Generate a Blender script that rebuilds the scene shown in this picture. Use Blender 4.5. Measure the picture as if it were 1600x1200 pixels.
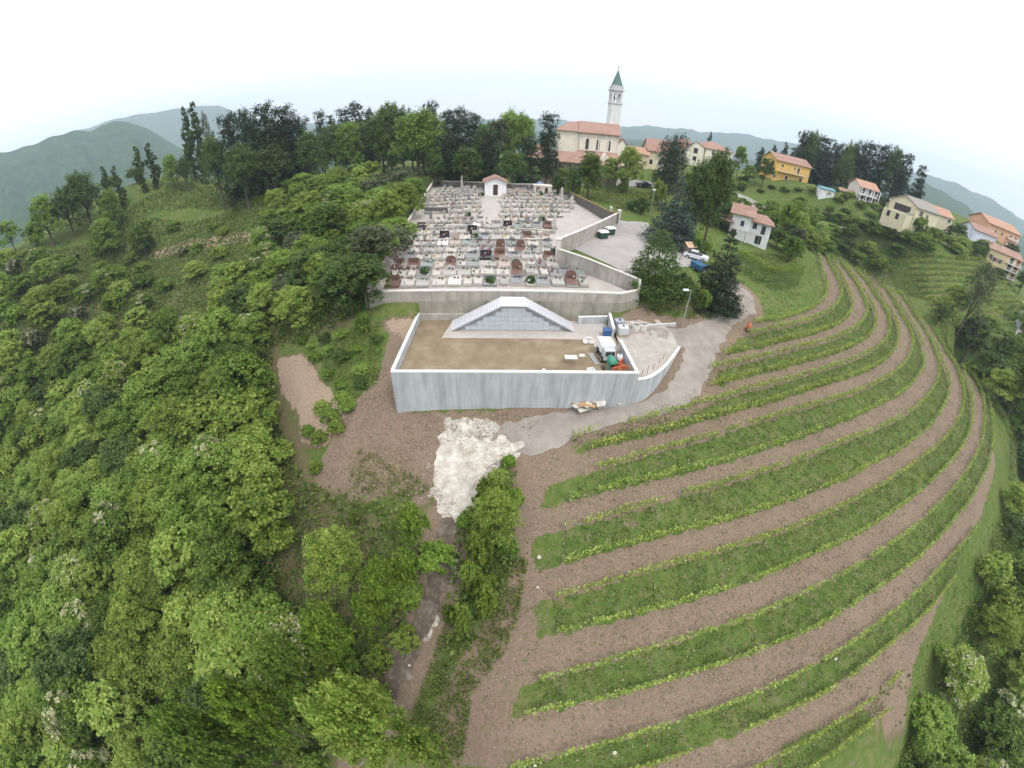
import bpy, bmesh, math, random
import numpy as np
from mathutils import Vector, Matrix, noise
from mathutils.geometry import delaunay_2d_cdt
R = math.radians
random.seed(7); rng = np.random.default_rng(7)
S = bpy.context.scene
for o in list(bpy.data.objects): bpy.data.objects.remove(o)

# ---------------------------------------------------------------- camera (wide drone lens, stereographic)
FPX = 636.0; PITCH = R(35.3); ROLL = R(2.5); CZ = 34.0
cd = bpy.data.cameras.new('camera'); cam = bpy.data.objects.new('camera', cd); S.collection.objects.link(cam); S.camera = cam
cd.type = 'PANO'; cd.panorama_type = 'FISHEYE_LENS_POLYNOMIAL'; cd.sensor_width = 36.0; cd.clip_start = 0.1; cd.clip_end = 40000
cd.fisheye_fov = R(178)
_f = FPX / 1600 * 36; _r = np.linspace(0, 25, 200); _th = 2 * np.arctan(_r / (2 * _f))
_k = np.linalg.lstsq(np.stack([_r, _r**2, _r**3, _r**4], 1), _th, rcond=None)[0]
cd.fisheye_polynomial_k0 = 0.0
cd.fisheye_polynomial_k1, cd.fisheye_polynomial_k2, cd.fisheye_polynomial_k3, cd.fisheye_polynomial_k4 = [-float(v) for v in _k]
FW = np.array([0, math.cos(PITCH), -math.sin(PITCH)]); _u = np.array([0, math.sin(PITCH), math.cos(PITCH)]); _x = np.array([1., 0, 0])
RT = _x * math.cos(ROLL) + _u * math.sin(ROLL); UP = _u * math.cos(ROLL) - _x * math.sin(ROLL)
M = Matrix(((RT[0], UP[0], -FW[0], 0), (RT[1], UP[1], -FW[1], 0), (RT[2], UP[2], -FW[2], CZ), (0, 0, 0, 1)))
cam.matrix_world = M

# ---------------------------------------------------------------- sky, sun, exposure
W = bpy.data.worlds.new('World'); S.world = W; W.use_nodes = True
nt = W.node_tree; nt.nodes.clear()
out = nt.nodes.new('ShaderNodeOutputWorld'); bg = nt.nodes.new('ShaderNodeBackground')
sky = nt.nodes.new('ShaderNodeTexSky'); sky.sky_type = 'NISHITA'; sky.sun_disc = False
SUN_EL, SUN_AZ = R(58), R(140)
sky.sun_elevation = SUN_EL; sky.sun_rotation = SUN_AZ
# a bright overcast: thin cloud sheet over the clear sky
tc = nt.nodes.new('ShaderNodeTexCoord'); nz = nt.nodes.new('ShaderNodeTexNoise'); nz.inputs['Scale'].default_value = 2.2; nz.inputs['Detail'].default_value = 5
cr = nt.nodes.new('ShaderNodeValToRGB'); cr.color_ramp.elements[0].position = .3; cr.color_ramp.elements[0].color = (.84, .84, .84, 1)
cr.color_ramp.elements[1].position = .7; cr.color_ramp.elements[1].color = (.97, .97, .97, 1)
sc = nt.nodes.new('ShaderNodeVectorMath'); sc.operation = 'SCALE'; sc.inputs['Scale'].default_value = .10
mx = nt.nodes.new('ShaderNodeMix'); mx.data_type = 'RGBA'
SKYL = 1.85
mx.inputs[7].default_value = (SKYL, SKYL * .975, SKYL * .975, 1)
nt.links.new(tc.outputs['Generated'], nz.inputs['Vector']); nt.links.new(nz.outputs['Fac'], cr.inputs['Fac'])
nt.links.new(sky.outputs[0], sc.inputs[0]); nt.links.new(cr.outputs['Color'], mx.inputs[0]); nt.links.new(sc.outputs[0], mx.inputs[6])
nt.links.new(mx.outputs[2], bg.inputs['Color']); bg.inputs['Strength'].default_value = 1.0
nt.links.new(bg.outputs[0], out.inputs[0])
sl = bpy.data.lights.new('sun', 'SUN'); sl.energy = 1.9; sl.angle = R(11); sl.color = (1, .96, .9)
so = bpy.data.objects.new('sun', sl); S.collection.objects.link(so)
_sd = Vector((math.sin(SUN_AZ) * math.cos(SUN_EL), math.cos(SUN_AZ) * math.cos(SUN_EL), math.sin(SUN_EL)))
so.rotation_euler = _sd.to_track_quat('Z', 'Y').to_euler()
S.view_settings.view_transform = 'Standard'; S.view_settings.look = 'None'; S.view_settings.exposure = 0.30; S.view_settings.gamma = 1
S.cycles.max_bounces = 5; S.cycles.diffuse_bounces = 3; S.cycles.glossy_bounces = 2; S.cycles.transmission_bounces = 3
S.cycles.volume_bounces = 0; S.cycles.transparent_max_bounces = 6; S.cycles.use_adaptive_sampling = True

# ---------------------------------------------------------------- mapping between the survey photo and the ground
def ray(px, py):
    u = px - 800.; v = 600. - py; r = math.hypot(u, v) + 1e-9; th = 2 * math.atan(r / (2 * FPX))
    return FW * math.cos(th) + (RT * u / r + UP * v / r) * math.sin(th)
def proj(p):
    d = np.array(p, float) - np.array([0, 0, CZ]); d /= np.linalg.norm(d)
    x = d @ RT; y = d @ UP; th = math.acos(max(-1, min(1, d @ FW))); h = math.hypot(x, y) + 1e-12; r = 2 * FPX * math.tan(th / 2)
    return 800 + x / h * r, 600 - y / h * r
def projv(P):
    d = P - np.array([0, 0, CZ]); d /= np.linalg.norm(d, axis=1)[:, None]
    x = d @ RT; y = d @ UP; th = np.arccos(np.clip(d @ FW, -1, 1)); h = np.hypot(x, y) + 1e-12; r = 2 * FPX * np.tan(th / 2)
    return 800 + x / h * r, 600 - y / h * r
def at(px, py, z):
    d = ray(px, py); return Vector((0, 0, CZ)) + Vector(d) * ((z - CZ) / d[2])
def atd(px, py, dist):
    d = ray(px, py); return Vector((0, 0, CZ)) + Vector(d) * (dist / math.hypot(d[0], d[1]))
def rise(p, py):            # height above p at which the pixel row py is reached
    lo, hi = -5., 60.
    for _ in range(40):
        m = (lo + hi) / 2
        if proj((p[0], p[1], p[2] + m))[1] > py: lo = m
        else: hi = m
    return lo
ROWS={
'A':[(1173,509),(1211,503),(1235,497),(1265,486),(1284,474),(1291,460),(1290.6,442.5),(1285,430),(1281,415),(1278,398)],
'B':[(1165,528),(1223,514),(1250,508),(1280,497),(1301,486),(1311,471),(1314,455),(1310,442),(1302.5,427.5),(1295,414),(1288.8,399)],
'C':[(1125,559),(1167,548.5),(1196,542.5),(1227,534),(1257,528),(1290,517),(1313,507.5),(1326.5,494),(1330,477),(1327.5,465),(1320,447.5),(1314,434),(1306,421),(1298,404)],
'D':[(1106,578.5),(1149,572),(1205,559),(1235,550),(1272,542),(1310,530),(1337,515),(1350,500),(1354,487),(1350,472.5),(1342.5,455),(1332.5,439),(1322.5,425),(1312,408)],
'E':[(1107,605.5),(1134,600),(1167,590.5),(1205,581.5),(1239,572),(1272,563.5),(1301,555),(1333,543.5),(1357,528),(1365,515),(1367,502),(1365,492),(1360,477.5),(1350,460),(1340,445),(1327.5,428),(1317,413)],
'F':[(893,689),(937,676),(980,668),(1020,655.5),(1061,645),(1103,634),(1134,623.5),(1167,613),(1208,604),(1250,592),(1297,578),(1334,564.5),(1366,549.5),(1382,535),(1388.5,519),(1388,506),(1385,492),(1378,479),(1367,464),(1357,449),(1347,435),(1336,421)],
'G':[(921,705),(964,693),(1025,679.5),(1064,670),(1107,656),(1152,644),(1190,634.5),(1223,624.5),(1265,610),(1300,600),(1333,590),(1363,578),(1388,560),(1400,542),(1402,521),(1398,503),(1391,489),(1380,473),(1370,457),(1360,442),(1349,427)],
'H':[(911,742),(963,729),(1016,712),(1064,699),(1115,685.5),(1167,667.5),(1219,652),(1258,641),(1276,635),(1330,618.5),(1366,603.5),(1393,588.5),(1414,569),(1423,551),(1424,530),(1418,512),(1405,490),(1395,473),(1385,457),(1376,444),(1364,430)],
'I':[(888,786),(963,765),(1032,749),(1085,736.5),(1130,724.5),(1180,708.5),(1237,690.5),(1285,672.5),(1330,655),(1373,635),(1401,621),(1420,606.5),(1433,590),(1441,575),(1442,560),(1438,540.5),(1432,522.5),(1424,507),(1415,494),(1403,475),(1392,458),(1380,443)],
'J':[(880,828),(974,805),(1042,784),(1115,763.5),(1175,745.5),(1216,732.5),(1264,716),(1312,695),(1360,677),(1400,659.5),(1435,636.5),(1453,614),(1462,597),(1466,581),(1463.5,563),(1457.5,546),(1451,530),(1441,513),(1432,500),(1421,483),(1408,465),(1396,450)],
'K':[(877,882),(927,868),(1000,849.5),(1069,831),(1147,812.7),(1195,796),(1240,782),(1285,764),(1330,746),(1375,720),(1397,710),(1420,694.5),(1444,675),(1458,661),(1470,642),(1480,620),(1482,602),(1478,587),(1472,570),(1466,554),(1458,536),(1449,519),(1438,502),(1428,488)],
'L':[(864,936),(937,918),(1008,897),(1082,876),(1184,846),(1243,826),(1273,812.5),(1315,794.5),(1345,778),(1375,761.5),(1394,748.5),(1429,726),(1462,700),(1480,681),(1493,663),(1500,645),(1503,624.5),(1502.5,605),(1496.5,585.5),(1486,564.5),(1474,543.5),(1463,528),(1453,511)],
'M':[(868,991),(962,969),(1062,944),(1132,923.5),(1180,907),(1235,883),(1276,865),(1315,848.5),(1360,824.5),(1409,791),(1444,763.5),(1480,727.5),(1500,702),(1513,676),(1517,645),(1515,617),(1510,600),(1502,581),(1491,562),(1478,541)],
'N':[(842,1064),(921,1044),(997,1020.5),(1088,994),(1182,962),(1250,931),(1273,919),(1312,901),(1345,881.5),(1375,862),(1412,837),(1435,819),(1465,789),(1489,765),(1507,739.5),(1522,714),(1531,693),(1536,660),(1535,628),(1529,608),(1516,587),(1504,570)],
'O':[(818,1117),(962,1088),(1062,1058),(1132,1038),(1180,1019),(1238,996),(1282,977),(1343,937.5),(1401,900),(1460,848),(1487,814.5),(1510,789),(1525,762),(1538,738),(1546,712),(1550,682),(1549,660),(1545,636),(1538,614)],
'P':[(797,1198),(903,1173),(985,1150),(1044,1132),(1132,1105),(1180,1083),(1238,1058),(1305,1020),(1384,964),(1431,926),(1471,883),(1498,856),(1520,828)],
'Q':[(900,1224),(997,1200),(1073,1176),(1180,1134),(1238,1106),(1293,1080),(1343,1044),(1384,1010),(1425,977),(1460,940),(1486,905)],
'R':[(1100,1224),(1170,1203),(1206,1185),(1267,1153),(1317,1121),(1355,1095),(1399,1054)],
'S':[(1215,1220),(1262,1200),(1305,1171),(1343,1139),(1381,1112)],
}
ROWK = list(ROWS)
def rowz(i): return 12.9 - .62 * min(i, 6) - .8 * max(0, i - 6)

# ---------------------------------------------------------------- terrain
CTRL = []
for i, k in enumerate(ROWK):
    for j in range(0, len(ROWS[k]), 4):
        if i == 5 and j < 4: continue
        CTRL.append(at(*ROWS[k][j], rowz(i)))
for a in [(625,640,9.5),(800,634,10),(985,622,10.3),(1030,606,11.0),(1052,568,12.2),(1065,545,12.8),(1100,520,13.2),(1065,511,13.2),(1000,512,13.4),(1180,485,13.9),(1165,448,14.6),
          (900,670,9.2),(1000,650,9.9),(1085,600,11.6),(800,700,8.6),(700,690,8.3),(760,760,7.2),(700,800,6.3),(665,900,4),(625,1000,1.6),(560,1150,-1.2),(740,1000,3.4),(700,1180,-.3),
          (640,520,13.0),(600,545,11.6),(600,600,9.7),(545,640,8.0),(560,560,9.8),(575,498,14.2),(540,530,11.5),(500,590,7.4),(470,640,5.6),(440,570,6.4),(500,720,4.6),(420,500,7.5),(580,720,6.5),(540,780,4.2),
          (540,440,10.5),(600,380,15),(640,330,17.3),(560,340,15.5),(450,420,10),(350,440,8),(300,380,10.5),(420,350,14.5),(500,300,17.5),(600,275,18.6),(560,262,19.2),(660,290,18.6),(430,300,17.6),(320,300,17.2),
          (350,550,3.5),(250,500,4),(200,420,7),(150,620,-1),(300,660,0),(400,700,1.5),(50,700,-5),(200,800,-4.5),(350,850,-2),(450,900,-1),(60,900,-9),(250,1000,-7.5),(450,1050,-4.5),(100,1150,-12),(350,1180,-8),
          (1010,470,14.6),(1050,480,14.2),(1100,440,15.2),(1000,420,16.9),(940,400,17),(900,385,17),(1000,355,17.3),(975,345,17.6),(1060,380,16.6),(1120,395,15.6),(1200,450,13.8),(1240,430,13.8),(1180,395,15),(1150,370,15.6),(1230,370,15.6),
          (960,310,19),(1000,300,19.6),(1040,330,18.3),(940,290,19.6),(880,285,19.4),(1100,330,19),(1230,330,18.6),(1300,360,17),(1350,390,14.5),(1250,300,23.2),(1150,290,23),(1330,328,22.5),(1400,370,19),
          (1540,850,-3.0),(1500,960,-4.2),(1590,1000,-8),(1450,1080,-5.6),(1420,1180,-6.5),(1570,760,-2.6),(1585,690,-1.5),
          (1590,700,-3.5)]:
    CTRL.append(at(*a))
for a in [(100,420,128),(20,430,134),(30,540,104),(230,308,148),(150,328,158),(80,352,164),(20,388,166),(-50,425,168),(-40,520,125),(950,268,126),(880,270,120),(770,300,95),(1110,262,168),(1232,281,172),(1352,312,172),(1440,356,165),(1430,370,158),(1462,376,164),(1400,352,165),(1537,394,194),(1560,432,188),(1592,454,194),(1420,362,160),(1350,322,166),(1300,314,160),(1510,380,190),(1580,400,238),(1590,440,202),(1400,330,190),(1040,262,150),(310,287,150),(200,290,170),(450,285,125),(700,275,125),(820,275,125)]:
    CTRL.append(atd(*a))
for py in (396, 420, 445, 470, 495, 518):
    for px in (1425, 1460, 1495, 1530, 1565, 1595):
        if px < 1470 or px < 1440 and py > 440 or px < 1480 and py > 480 or px > 1540 and py < 400 + (px - 1540) * 1.1: continue
        CTRL.append(atd(px, py, 172 - (py - 400) * .36 + (px - 1500) * .35))
for az, d, z in [(-80,180,-20),(-65,250,-10),(-55,230,0),(-40,240,2),(-25,230,8),(-10,240,12),(5,250,16),(18,270,20),(30,300,20),(42,300,20),(52,340,12),(62,330,2),(70,230,-14),(80,150,-22),(95,110,-22),(120,60,-18),
                 (180,40,-10),(-120,70,-18),(-100,110,-20),(-90,60,-15),(150,60,-15),(64,165,-9),(66,140,-9),(60,128,-5),(72,110,-10),(-30,360,-20),(0,380,-10),(30,400,0),(60,420,-20)]:
    CTRL.append(Vector((d * math.sin(R(az)), d * math.cos(R(az)), z)))
_C = np.array([tuple(c) for c in CTRL]); _K = 60.0
def _phi(d2): return .5 * d2 * np.log(d2 + 1e-9)
_A = _C[:, :2] / _K; _D = ((_A[:, None] - _A[None]) ** 2).sum(-1); _n = len(_A)
_G = np.zeros((_n + 3, _n + 3)); _G[:_n, :_n] = _phi(_D) + np.eye(_n) * 2e-3
_P = np.c_[np.ones(_n), _A]; _G[:_n, _n:] = _P; _G[_n:, :_n] = _P.T
_w = np.linalg.solve(_G, np.r_[_C[:, 2], 0, 0, 0])
# skylines of the two ranges of hills, as azimuth -> height angle
def skyline(pts):
    L = []
    for p in pts:
        d = ray(*p); L.append((math.degrees(math.atan2(d[0], d[1])), d[2] / math.hypot(d[0], d[1])))
    L.sort(); return np.array(L)
FAR = skyline([(-150,330),(0,262),(90,215),(180,189),(250,175),(340,166),(372,180),(420,196),(600,192),(870,190),(960,197),(1030,200),(1100,207),(1180,215),(1240,224),(1330,240),(1430,270),(1500,290),(1560,318),(1600,345),(1700,400)])
NEAR = skyline([(-150,320),(0,246),(60,227),(130,213),(180,196),(230,206),(290,238),(330,262),(420,245),(600,215),(900,215),(1200,262),(1400,285),(1440,287),(1500,318),(1560,352),(1600,378),(1700,440)])
RN, RF = 1900., 4200.
def sstep(a, b, x):
    t = np.clip((x - a) / (b - a), 0, 1); return t * t * (3 - 2 * t)
def H(x, y):
    x = np.atleast_1d(np.asarray(x, float)); y = np.atleast_1d(np.asarray(y, float)); Q = np.c_[x, y] / _K; z = np.empty(len(x))
    for s in range(0, len(x), 20000):
        q = Q[s:s + 20000]; z[s:s + 20000] = _phi(((q[:, None] - _A[None]) ** 2).sum(-1)) @ _w[:_n] + _w[_n] + q @ _w[_n + 1:]
    r = np.hypot(x, y); z = np.clip(z, -40, 45)
    az = np.degrees(np.arctan2(x, y))
    w = sstep(300, 520, r)
    en = np.interp(az, NEAR[:, 0], NEAR[:, 1], left=.0, right=.0); ef = np.interp(az, FAR[:, 0], FAR[:, 1], left=.02, right=.02)
    wob = 1 + .10 * np.sin(az * .9) + .06 * np.sin(az * 2.3 + r * .002)
    v = -95 + 12 * np.sin(x * .006) * np.sin(y * .005)
    hn = CZ + en * RN + 95; hf = CZ + ef * RF + 95
    v = v + hn * np.exp(-np.abs((r - RN) / (620 * wob)) ** 2.0) + hf * np.exp(-np.abs((r - RF) / (950 * wob)) ** 2.0)
    far = sstep(600, 1100, r); u = x * .0042 + .8 * np.sin(y * .003); q = y * .0042 + .8 * np.sin(x * .0027)
    rel = np.abs(np.sin(u * 1.3 + np.sin(q * 2.1))) * 22 + np.abs(np.sin(q * 2.3 + 1.3 * np.sin(u * 1.7))) * 14 + np.sin(u * 5.1 + q * 3.7) * 5 + np.sin(u * 9.7 - q * 8.3) * 3
    v = v + far * (rel - 22)
    return z * (1 - w) + v * w
def Hs(x, y): return float(H(x, y)[0])
def T(px, py):
    d = ray(px, py); t = np.concatenate([np.arange(8, 120, .5), np.arange(120, 500, 2.)])
    X = d[0] * t; Y = d[1] * t; Z = CZ + d[2] * t; h = H(X, Y); b = np.nonzero(Z < h)[0]
    if len(b) == 0: return Vector((X[-1], Y[-1], h[-1]))
    i = max(1, b[0]); a0, a1 = Z[i - 1] - h[i - 1], Z[i] - h[i]; f = a0 / (a0 - a1 + 1e-9)
    x = X[i - 1] + (X[i] - X[i - 1]) * f; y = Y[i - 1] + (Y[i] - Y[i - 1]) * f
    return Vector((x, y, Hs(x, y)))
def inpoly(X, Y, P):
    c = np.zeros(len(X), bool); n = len(P)
    for i in range(n):
        x1, y1 = P[i][:2]; x2, y2 = P[(i + 1) % n][:2]
        if y1 == y2: continue
        m = ((y1 > Y) != (y2 > Y)) & (X < (x2 - x1) * (Y - y1) / (y2 - y1) + x1); c ^= m
    return c
def near_edge(X, Y, P, d):
    best = np.full(len(X), 1e9); n = len(P)
    for i in range(n):
        ax, ay = P[i][:2]; bx, by = P[(i + 1) % n][:2]; l2 = (bx - ax) ** 2 + (by - ay) ** 2 + 1e-9; t = np.clip(((X - ax) * (bx - ax) + (Y - ay) * (by - ay)) / l2, 0, 1); best = np.minimum(best, np.hypot(X - ax - t * (bx - ax), Y - ay - t * (by - ay)))
    return np.clip(1.4 - best / d, 0, 1)
def TP(pts): return [T(*p) for p in pts]

# ---------------------------------------------------------------- object helpers
def link(o): S.collection.objects.link(o); return o
class MB:
    def __init__(s): s.v = []; s.f = []; s.m = []; s.mi = 0
    def add(s, vs, fs):
        b = len(s.v); s.v += [tuple(v) for v in vs]; s.f += [tuple(b + i for i in f) for f in fs]; s.m += [s.mi] * len(fs); return s
    def box(s, x0, y0, z0, x1, y1, z1):
        return s.add([(x0,y0,z0),(x1,y0,z0),(x1,y1,z0),(x0,y1,z0),(x0,y0,z1),(x1,y0,z1),(x1,y1,z1),(x0,y1,z1)],
                     [(0,3,2,1),(4,5,6,7),(0,1,5,4),(1,2,6,5),(2,3,7,6),(3,0,4,7)])
    def hexa(s, b, t):      # bottom and top quads
        return s.add(list(b) + list(t), [(0,3,2,1),(4,5,6,7),(0,1,5,4),(1,2,6,5),(2,3,7,6),(3,0,4,7)])
    def tube(s, pts, rs, n=8, cap=True):
        pts = [Vector(p) for p in pts]; rings = []
        if not isinstance(rs, (list, tuple)): rs = [rs] * len(pts)
        for i, p in enumerate(pts):
            t = (pts[min(i + 1, len(pts) - 1)] - pts[max(i - 1, 0)]).normalized()
            a = t.cross(Vector((0, 0, 1)) if abs(t.z) < .9 else Vector((1, 0, 0))).normalized(); b = t.cross(a)
            rings.append([p + (a * math.cos(2 * math.pi * k / n) + b * math.sin(2 * math.pi * k / n)) * rs[i] for k in range(n)])
        vs = [v for r_ in rings for v in r_]; fs = []
        for i in range(len(pts) - 1):
            for k in range(n): fs.append((i * n + k, i * n + (k + 1) % n, (i + 1) * n + (k + 1) % n, (i + 1) * n + k))
        if cap: fs += [tuple(range(n))[::-1], tuple((len(pts) - 1) * n + k for k in range(n))]
        return s.add(vs, fs)
    def prism(s, poly, z0, z1):
        n = len(poly); vs = [(p[0], p[1], z0 if not callable(z0) else z0(p)) for p in poly] + [(p[0], p[1], z1 if not callable(z1) else z1(p)) for p in poly]
        return s.add(vs, [tuple(range(n))[::-1], tuple(range(n, 2 * n))] + [(i, (i + 1) % n, (i + 1) % n + n, i + n) for i in range(n)])
    def build(s, name, mats, parent=None, smooth=False, bevel=0):
        me = bpy.data.meshes.new(name); me.from_pydata(s.v, [], s.f)
        for m in (mats if isinstance(mats, (list, tuple)) else [mats]): me.materials.append(m)
        if len(me.materials) > 1: me.polygons.foreach_set('material_index', s.m)
        b = bmesh.new(); b.from_mesh(me); bmesh.ops.recalc_face_normals(b, faces=b.faces); b.to_mesh(me); b.free()
        if smooth: me.polygons.foreach_set('use_smooth', [True] * len(me.polygons))
        me.update(); o = link(bpy.data.objects.new(name, me))
        if parent: o.parent = parent
        if bevel:
            md = o.modifiers.new('bevel', 'BEVEL'); md.width = bevel; md.segments = 1
        return o
def tag(o, label=None, cat=None, group=None, kind=None):
    if label: o['label'] = label
    if cat: o['category'] = cat
    if group: o['group'] = group
    if kind: o['kind'] = kind
    return o
def thing(name, label, cat, loc=(0, 0, 0), rz=0, group=None):
    o = link(bpy.data.objects.new(name, None)); o.location = loc; o.rotation_euler = (0, 0, rz); o.empty_display_size = .3
    return tag(o, label, cat, group)
KIDS = {}
def copy_tree(o, parent=None):
    c = o.copy(); link(c)
    if parent: c.parent = parent
    for ch in KIDS.setdefault(o.name, list(o.children)): copy_tree(ch, c)
    return c
def qmesh(name, V, F, mats, parent=None, mi=None, smooth=False):      # fast mesh of quads from arrays
    me = bpy.data.meshes.new(name); n = len(F)
    me.vertices.add(len(V)); me.vertices.foreach_set('co', np.asarray(V, np.float32).ravel())
    me.loops.add(n * 4); me.loops.foreach_set('vertex_index', np.asarray(F, np.int32).ravel())
    me.polygons.add(n); me.polygons.foreach_set('loop_start', np.arange(0, n * 4, 4, dtype=np.int32)); me.polygons.foreach_set('loop_total', np.full(n, 4, np.int32))
    for m in (mats if isinstance(mats, (list, tuple)) else [mats]): me.materials.append(m)
    if mi is not None: me.polygons.foreach_set('material_index', np.asarray(mi, np.int32))
    if smooth: me.polygons.foreach_set('use_smooth', np.ones(n, bool))
    me.update(calc_edges=True); me.validate(); o = link(bpy.data.objects.new(name, me))
    if parent: o.parent = parent
    return o
ORD = ['zeroth','first','second','third','fourth','fifth','sixth','seventh','eighth','ninth','tenth','eleventh','twelfth','thirteenth','fourteenth','fifteenth','sixteenth','seventeenth','eighteenth','nineteenth','twentieth',
       'twenty-first','twenty-second','twenty-third','twenty-fourth','twenty-fifth','twenty-sixth','twenty-seventh','twenty-eighth','twenty-ninth','thirtieth']

# ---------------------------------------------------------------- materials
MAT = {}
def nodes(m): m.use_nodes = True; t = m.node_tree; return t, t.nodes['Principled BSDF']
def N(t, ty, **kw):
    n = t.nodes.new(ty)
    for k, v in kw.items():
        if k in n.inputs.keys(): n.inputs[k].default_value = v
        else: setattr(n, k, v)
    return n
def ramp(t, fac, stops):
    r = t.nodes.new('ShaderNodeValToRGB'); e = r.color_ramp.elements
    while len(e) < len(stops): e.new(.5)
    for i, (p, c) in enumerate(stops): e[i].position = p; e[i].color = (*c, 1) if len(c) == 3 else c
    t.links.new(fac, r.inputs['Fac']); return r.outputs['Color']
def noisef(t, scale, detail=4, rough=.6, coord=None, stretch=None):
    n = N(t, 'ShaderNodeTexNoise'); n.inputs['Scale'].default_value = scale; n.inputs['Detail'].default_value = detail; n.inputs['Roughness'].default_value = rough
    g = coord or N(t, 'ShaderNodeNewGeometry').outputs['Position']
    if stretch:
        m = N(t, 'ShaderNodeMapping'); m.inputs['Scale'].default_value = stretch; t.links.new(g, m.inputs['Vector']); g = m.outputs[0]
    t.links.new(g, n.inputs['Vector']); return n.outputs['Fac']
def mixc(t, f, a, b, mode='MIX'):
    m = N(t, 'ShaderNodeMix', data_type='RGBA'); m.blend_type = mode
    for s, v in ((0, f), (6, a), (7, b)):
        if isinstance(v, (int, float)): m.inputs[s].default_value = v
        elif isinstance(v, tuple): m.inputs[s].default_value = (*v, 1)
        else: t.links.new(v, m.inputs[s])
    return m.outputs[2]
def mth(t, op, a, b=0., c=0.):
    m = N(t, 'ShaderNodeMath', operation=op)
    for s, v in enumerate((a, b, c)):
        if isinstance(v, (int, float)): m.inputs[s].default_value = v
        else: t.links.new(v, m.inputs[s])
    return m.outputs[0]
def bump(t, p, h, strength=.4, dist=.05):
    b = N(t, 'ShaderNodeBump'); b.inputs['Strength'].default_value = strength; b.inputs['Distance'].default_value = dist
    t.links.new(h, b.inputs['Height']); t.links.new(b.outputs[0], p.inputs['Normal'])
def plain(name, c, rough=.7, var=.18, scale=1.5, metal=0, stretch=None, bmp=0, spec=.3):
    if name in MAT: return MAT[name]
    m = bpy.data.materials.new(name); t, p = nodes(m); p.inputs['Roughness'].default_value = rough; p.inputs['Metallic'].default_value = metal
    p.inputs['Specular IOR Level'].default_value = spec
    f = noisef(t, scale, 5, .65, stretch=stretch)
    d = tuple(max(0, v * (1 - var)) for v in c); l = tuple(min(1, v * (1 + var)) for v in c)
    t.links.new(ramp(t, f, [(.3, d), (.7, l)]), p.inputs['Base Color'])
    if bmp: bump(t, p, noisef(t, scale * 6, 4), bmp)
    MAT[name] = m; return m
def leafmat(name, dark, mid, light, transl=.25, tree=.25):
    if name in MAT: return MAT[name]
    m = bpy.data.materials.new(name); t, p = nodes(m); p.inputs['Roughness'].default_value = .55; p.inputs['Specular IOR Level'].default_value = .25
    g = N(t, 'ShaderNodeNewGeometry'); oi = N(t, 'ShaderNodeObjectInfo')
    f = g.outputs['Random Per Island']
    f2 = noisef(t, .55, 3, .6)                      # patches of lighter shoots through the crown
    fac = mth(t, 'ADD', mth(t, 'MULTIPLY', f, .5), mth(t, 'MULTIPLY', f2, .55))
    fac = mth(t, 'ADD', fac, mth(t, 'MULTIPLY', mth(t, 'SUBTRACT', oi.outputs['Random'], .5), tree))
    col = ramp(t, fac, [(.18, dark), (.5, mid), (.86, light)])
    hs = N(t, 'ShaderNodeHueSaturation'); t.links.new(mth(t, 'ADD', .487, mth(t, 'MULTIPLY', oi.outputs['Random'], .026)), hs.inputs['Hue']); t.links.new(col, hs.inputs['Color'])
    t.links.new(hs.outputs[0], p.inputs['Base Color'])
    if transl:
        tr = N(t, 'ShaderNodeBsdfTranslucent'); t.links.new(hs.outputs[0], tr.inputs['Color']); mxs = N(t, 'ShaderNodeMixShader'); mxs.inputs[0].default_value = transl
        t.links.new(p.outputs[0], mxs.inputs[1]); t.links.new(tr.outputs[0], mxs.inputs[2]); t.links.new(mxs.outputs[0], t.nodes['Material Output'].inputs['Surface'])
    MAT[name] = m; return m
# ---------------------------------------------------------------- ground sheet
rad = [0.6]
while rad[-1] < 5600:
    r_ = rad[-1]; rad.append(r_ + (.4 if r_ < 42 else (r_ * .0098 if r_ < 330 else r_ * .028)))
rad = np.array(rad)
azs = np.concatenate([np.arange(-82, 82.01, .4), np.arange(86, 274, 6.)])
AZ, RD = np.meshgrid(np.radians(azs), rad); GX = (RD * np.sin(AZ)).ravel(); GY = (RD * np.cos(AZ)).ravel(); GZ = H(GX, GY)
na, nr = len(azs), len(rad)
# walled yards are built as their own slabs: keep the natural ground below them
ENC = [Vector((-10.75, 29.55, 0)), Vector((11.6, 31.05, 0)), Vector((10.9, 44.6, 0)), Vector((-11.0, 42.4, 0))]
FL = at(571, 455, 16.5); FR = at(1000, 455, 16.5)                     # front corners of the cemetery terrace
GATE = at(967, 335, 19.6); KNEE = at(873, 377, 19.2); BR = at(866, 292, 20.3); BL = at(676, 286, 20.3)
CEM = [FL, at(600, 455, 16.5), at(998, 460, 16.5) , FR, KNEE, GATE, BR, BL]
def zc(p): return 15.7 + (p[1] - 43.0) * .066
def shrink(P, d):
    c = sum((Vector((p[0], p[1], 0)) for p in P), Vector()) / len(P); return [c + (Vector((p[0], p[1], 0)) - c) * (1 - d / (Vector((p[0], p[1], 0)) - c).length) for p in P]
RAMPTOP = [at(996,592,13.1), at(1010,590,13.1), at(1025,583,13.1), at(1040,570,13.1), at(1050,558,13.1), at(1062,541,13.1)]
ENCR = [Vector((11.6, 31.05, 0)), Vector((10.9, 42.3, 0))]
APRON = [Vector((p.x, p.y, 0)) for p in RAMPTOP] + [Vector((18.6, 41.5, 0)), Vector((15.0, 43.0, 0)), Vector((11.1, 42.0, 0)), Vector((11.6, 32.0, 0))]
m = inpoly(GX, GY, ENC); GZ[m] = np.minimum(GZ[m], 12.6)
m = inpoly(GX, GY, CEM); GZ[m] = np.minimum(GZ[m], 15.7 + (GY[m] - 43) * .066 - .5)
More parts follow.
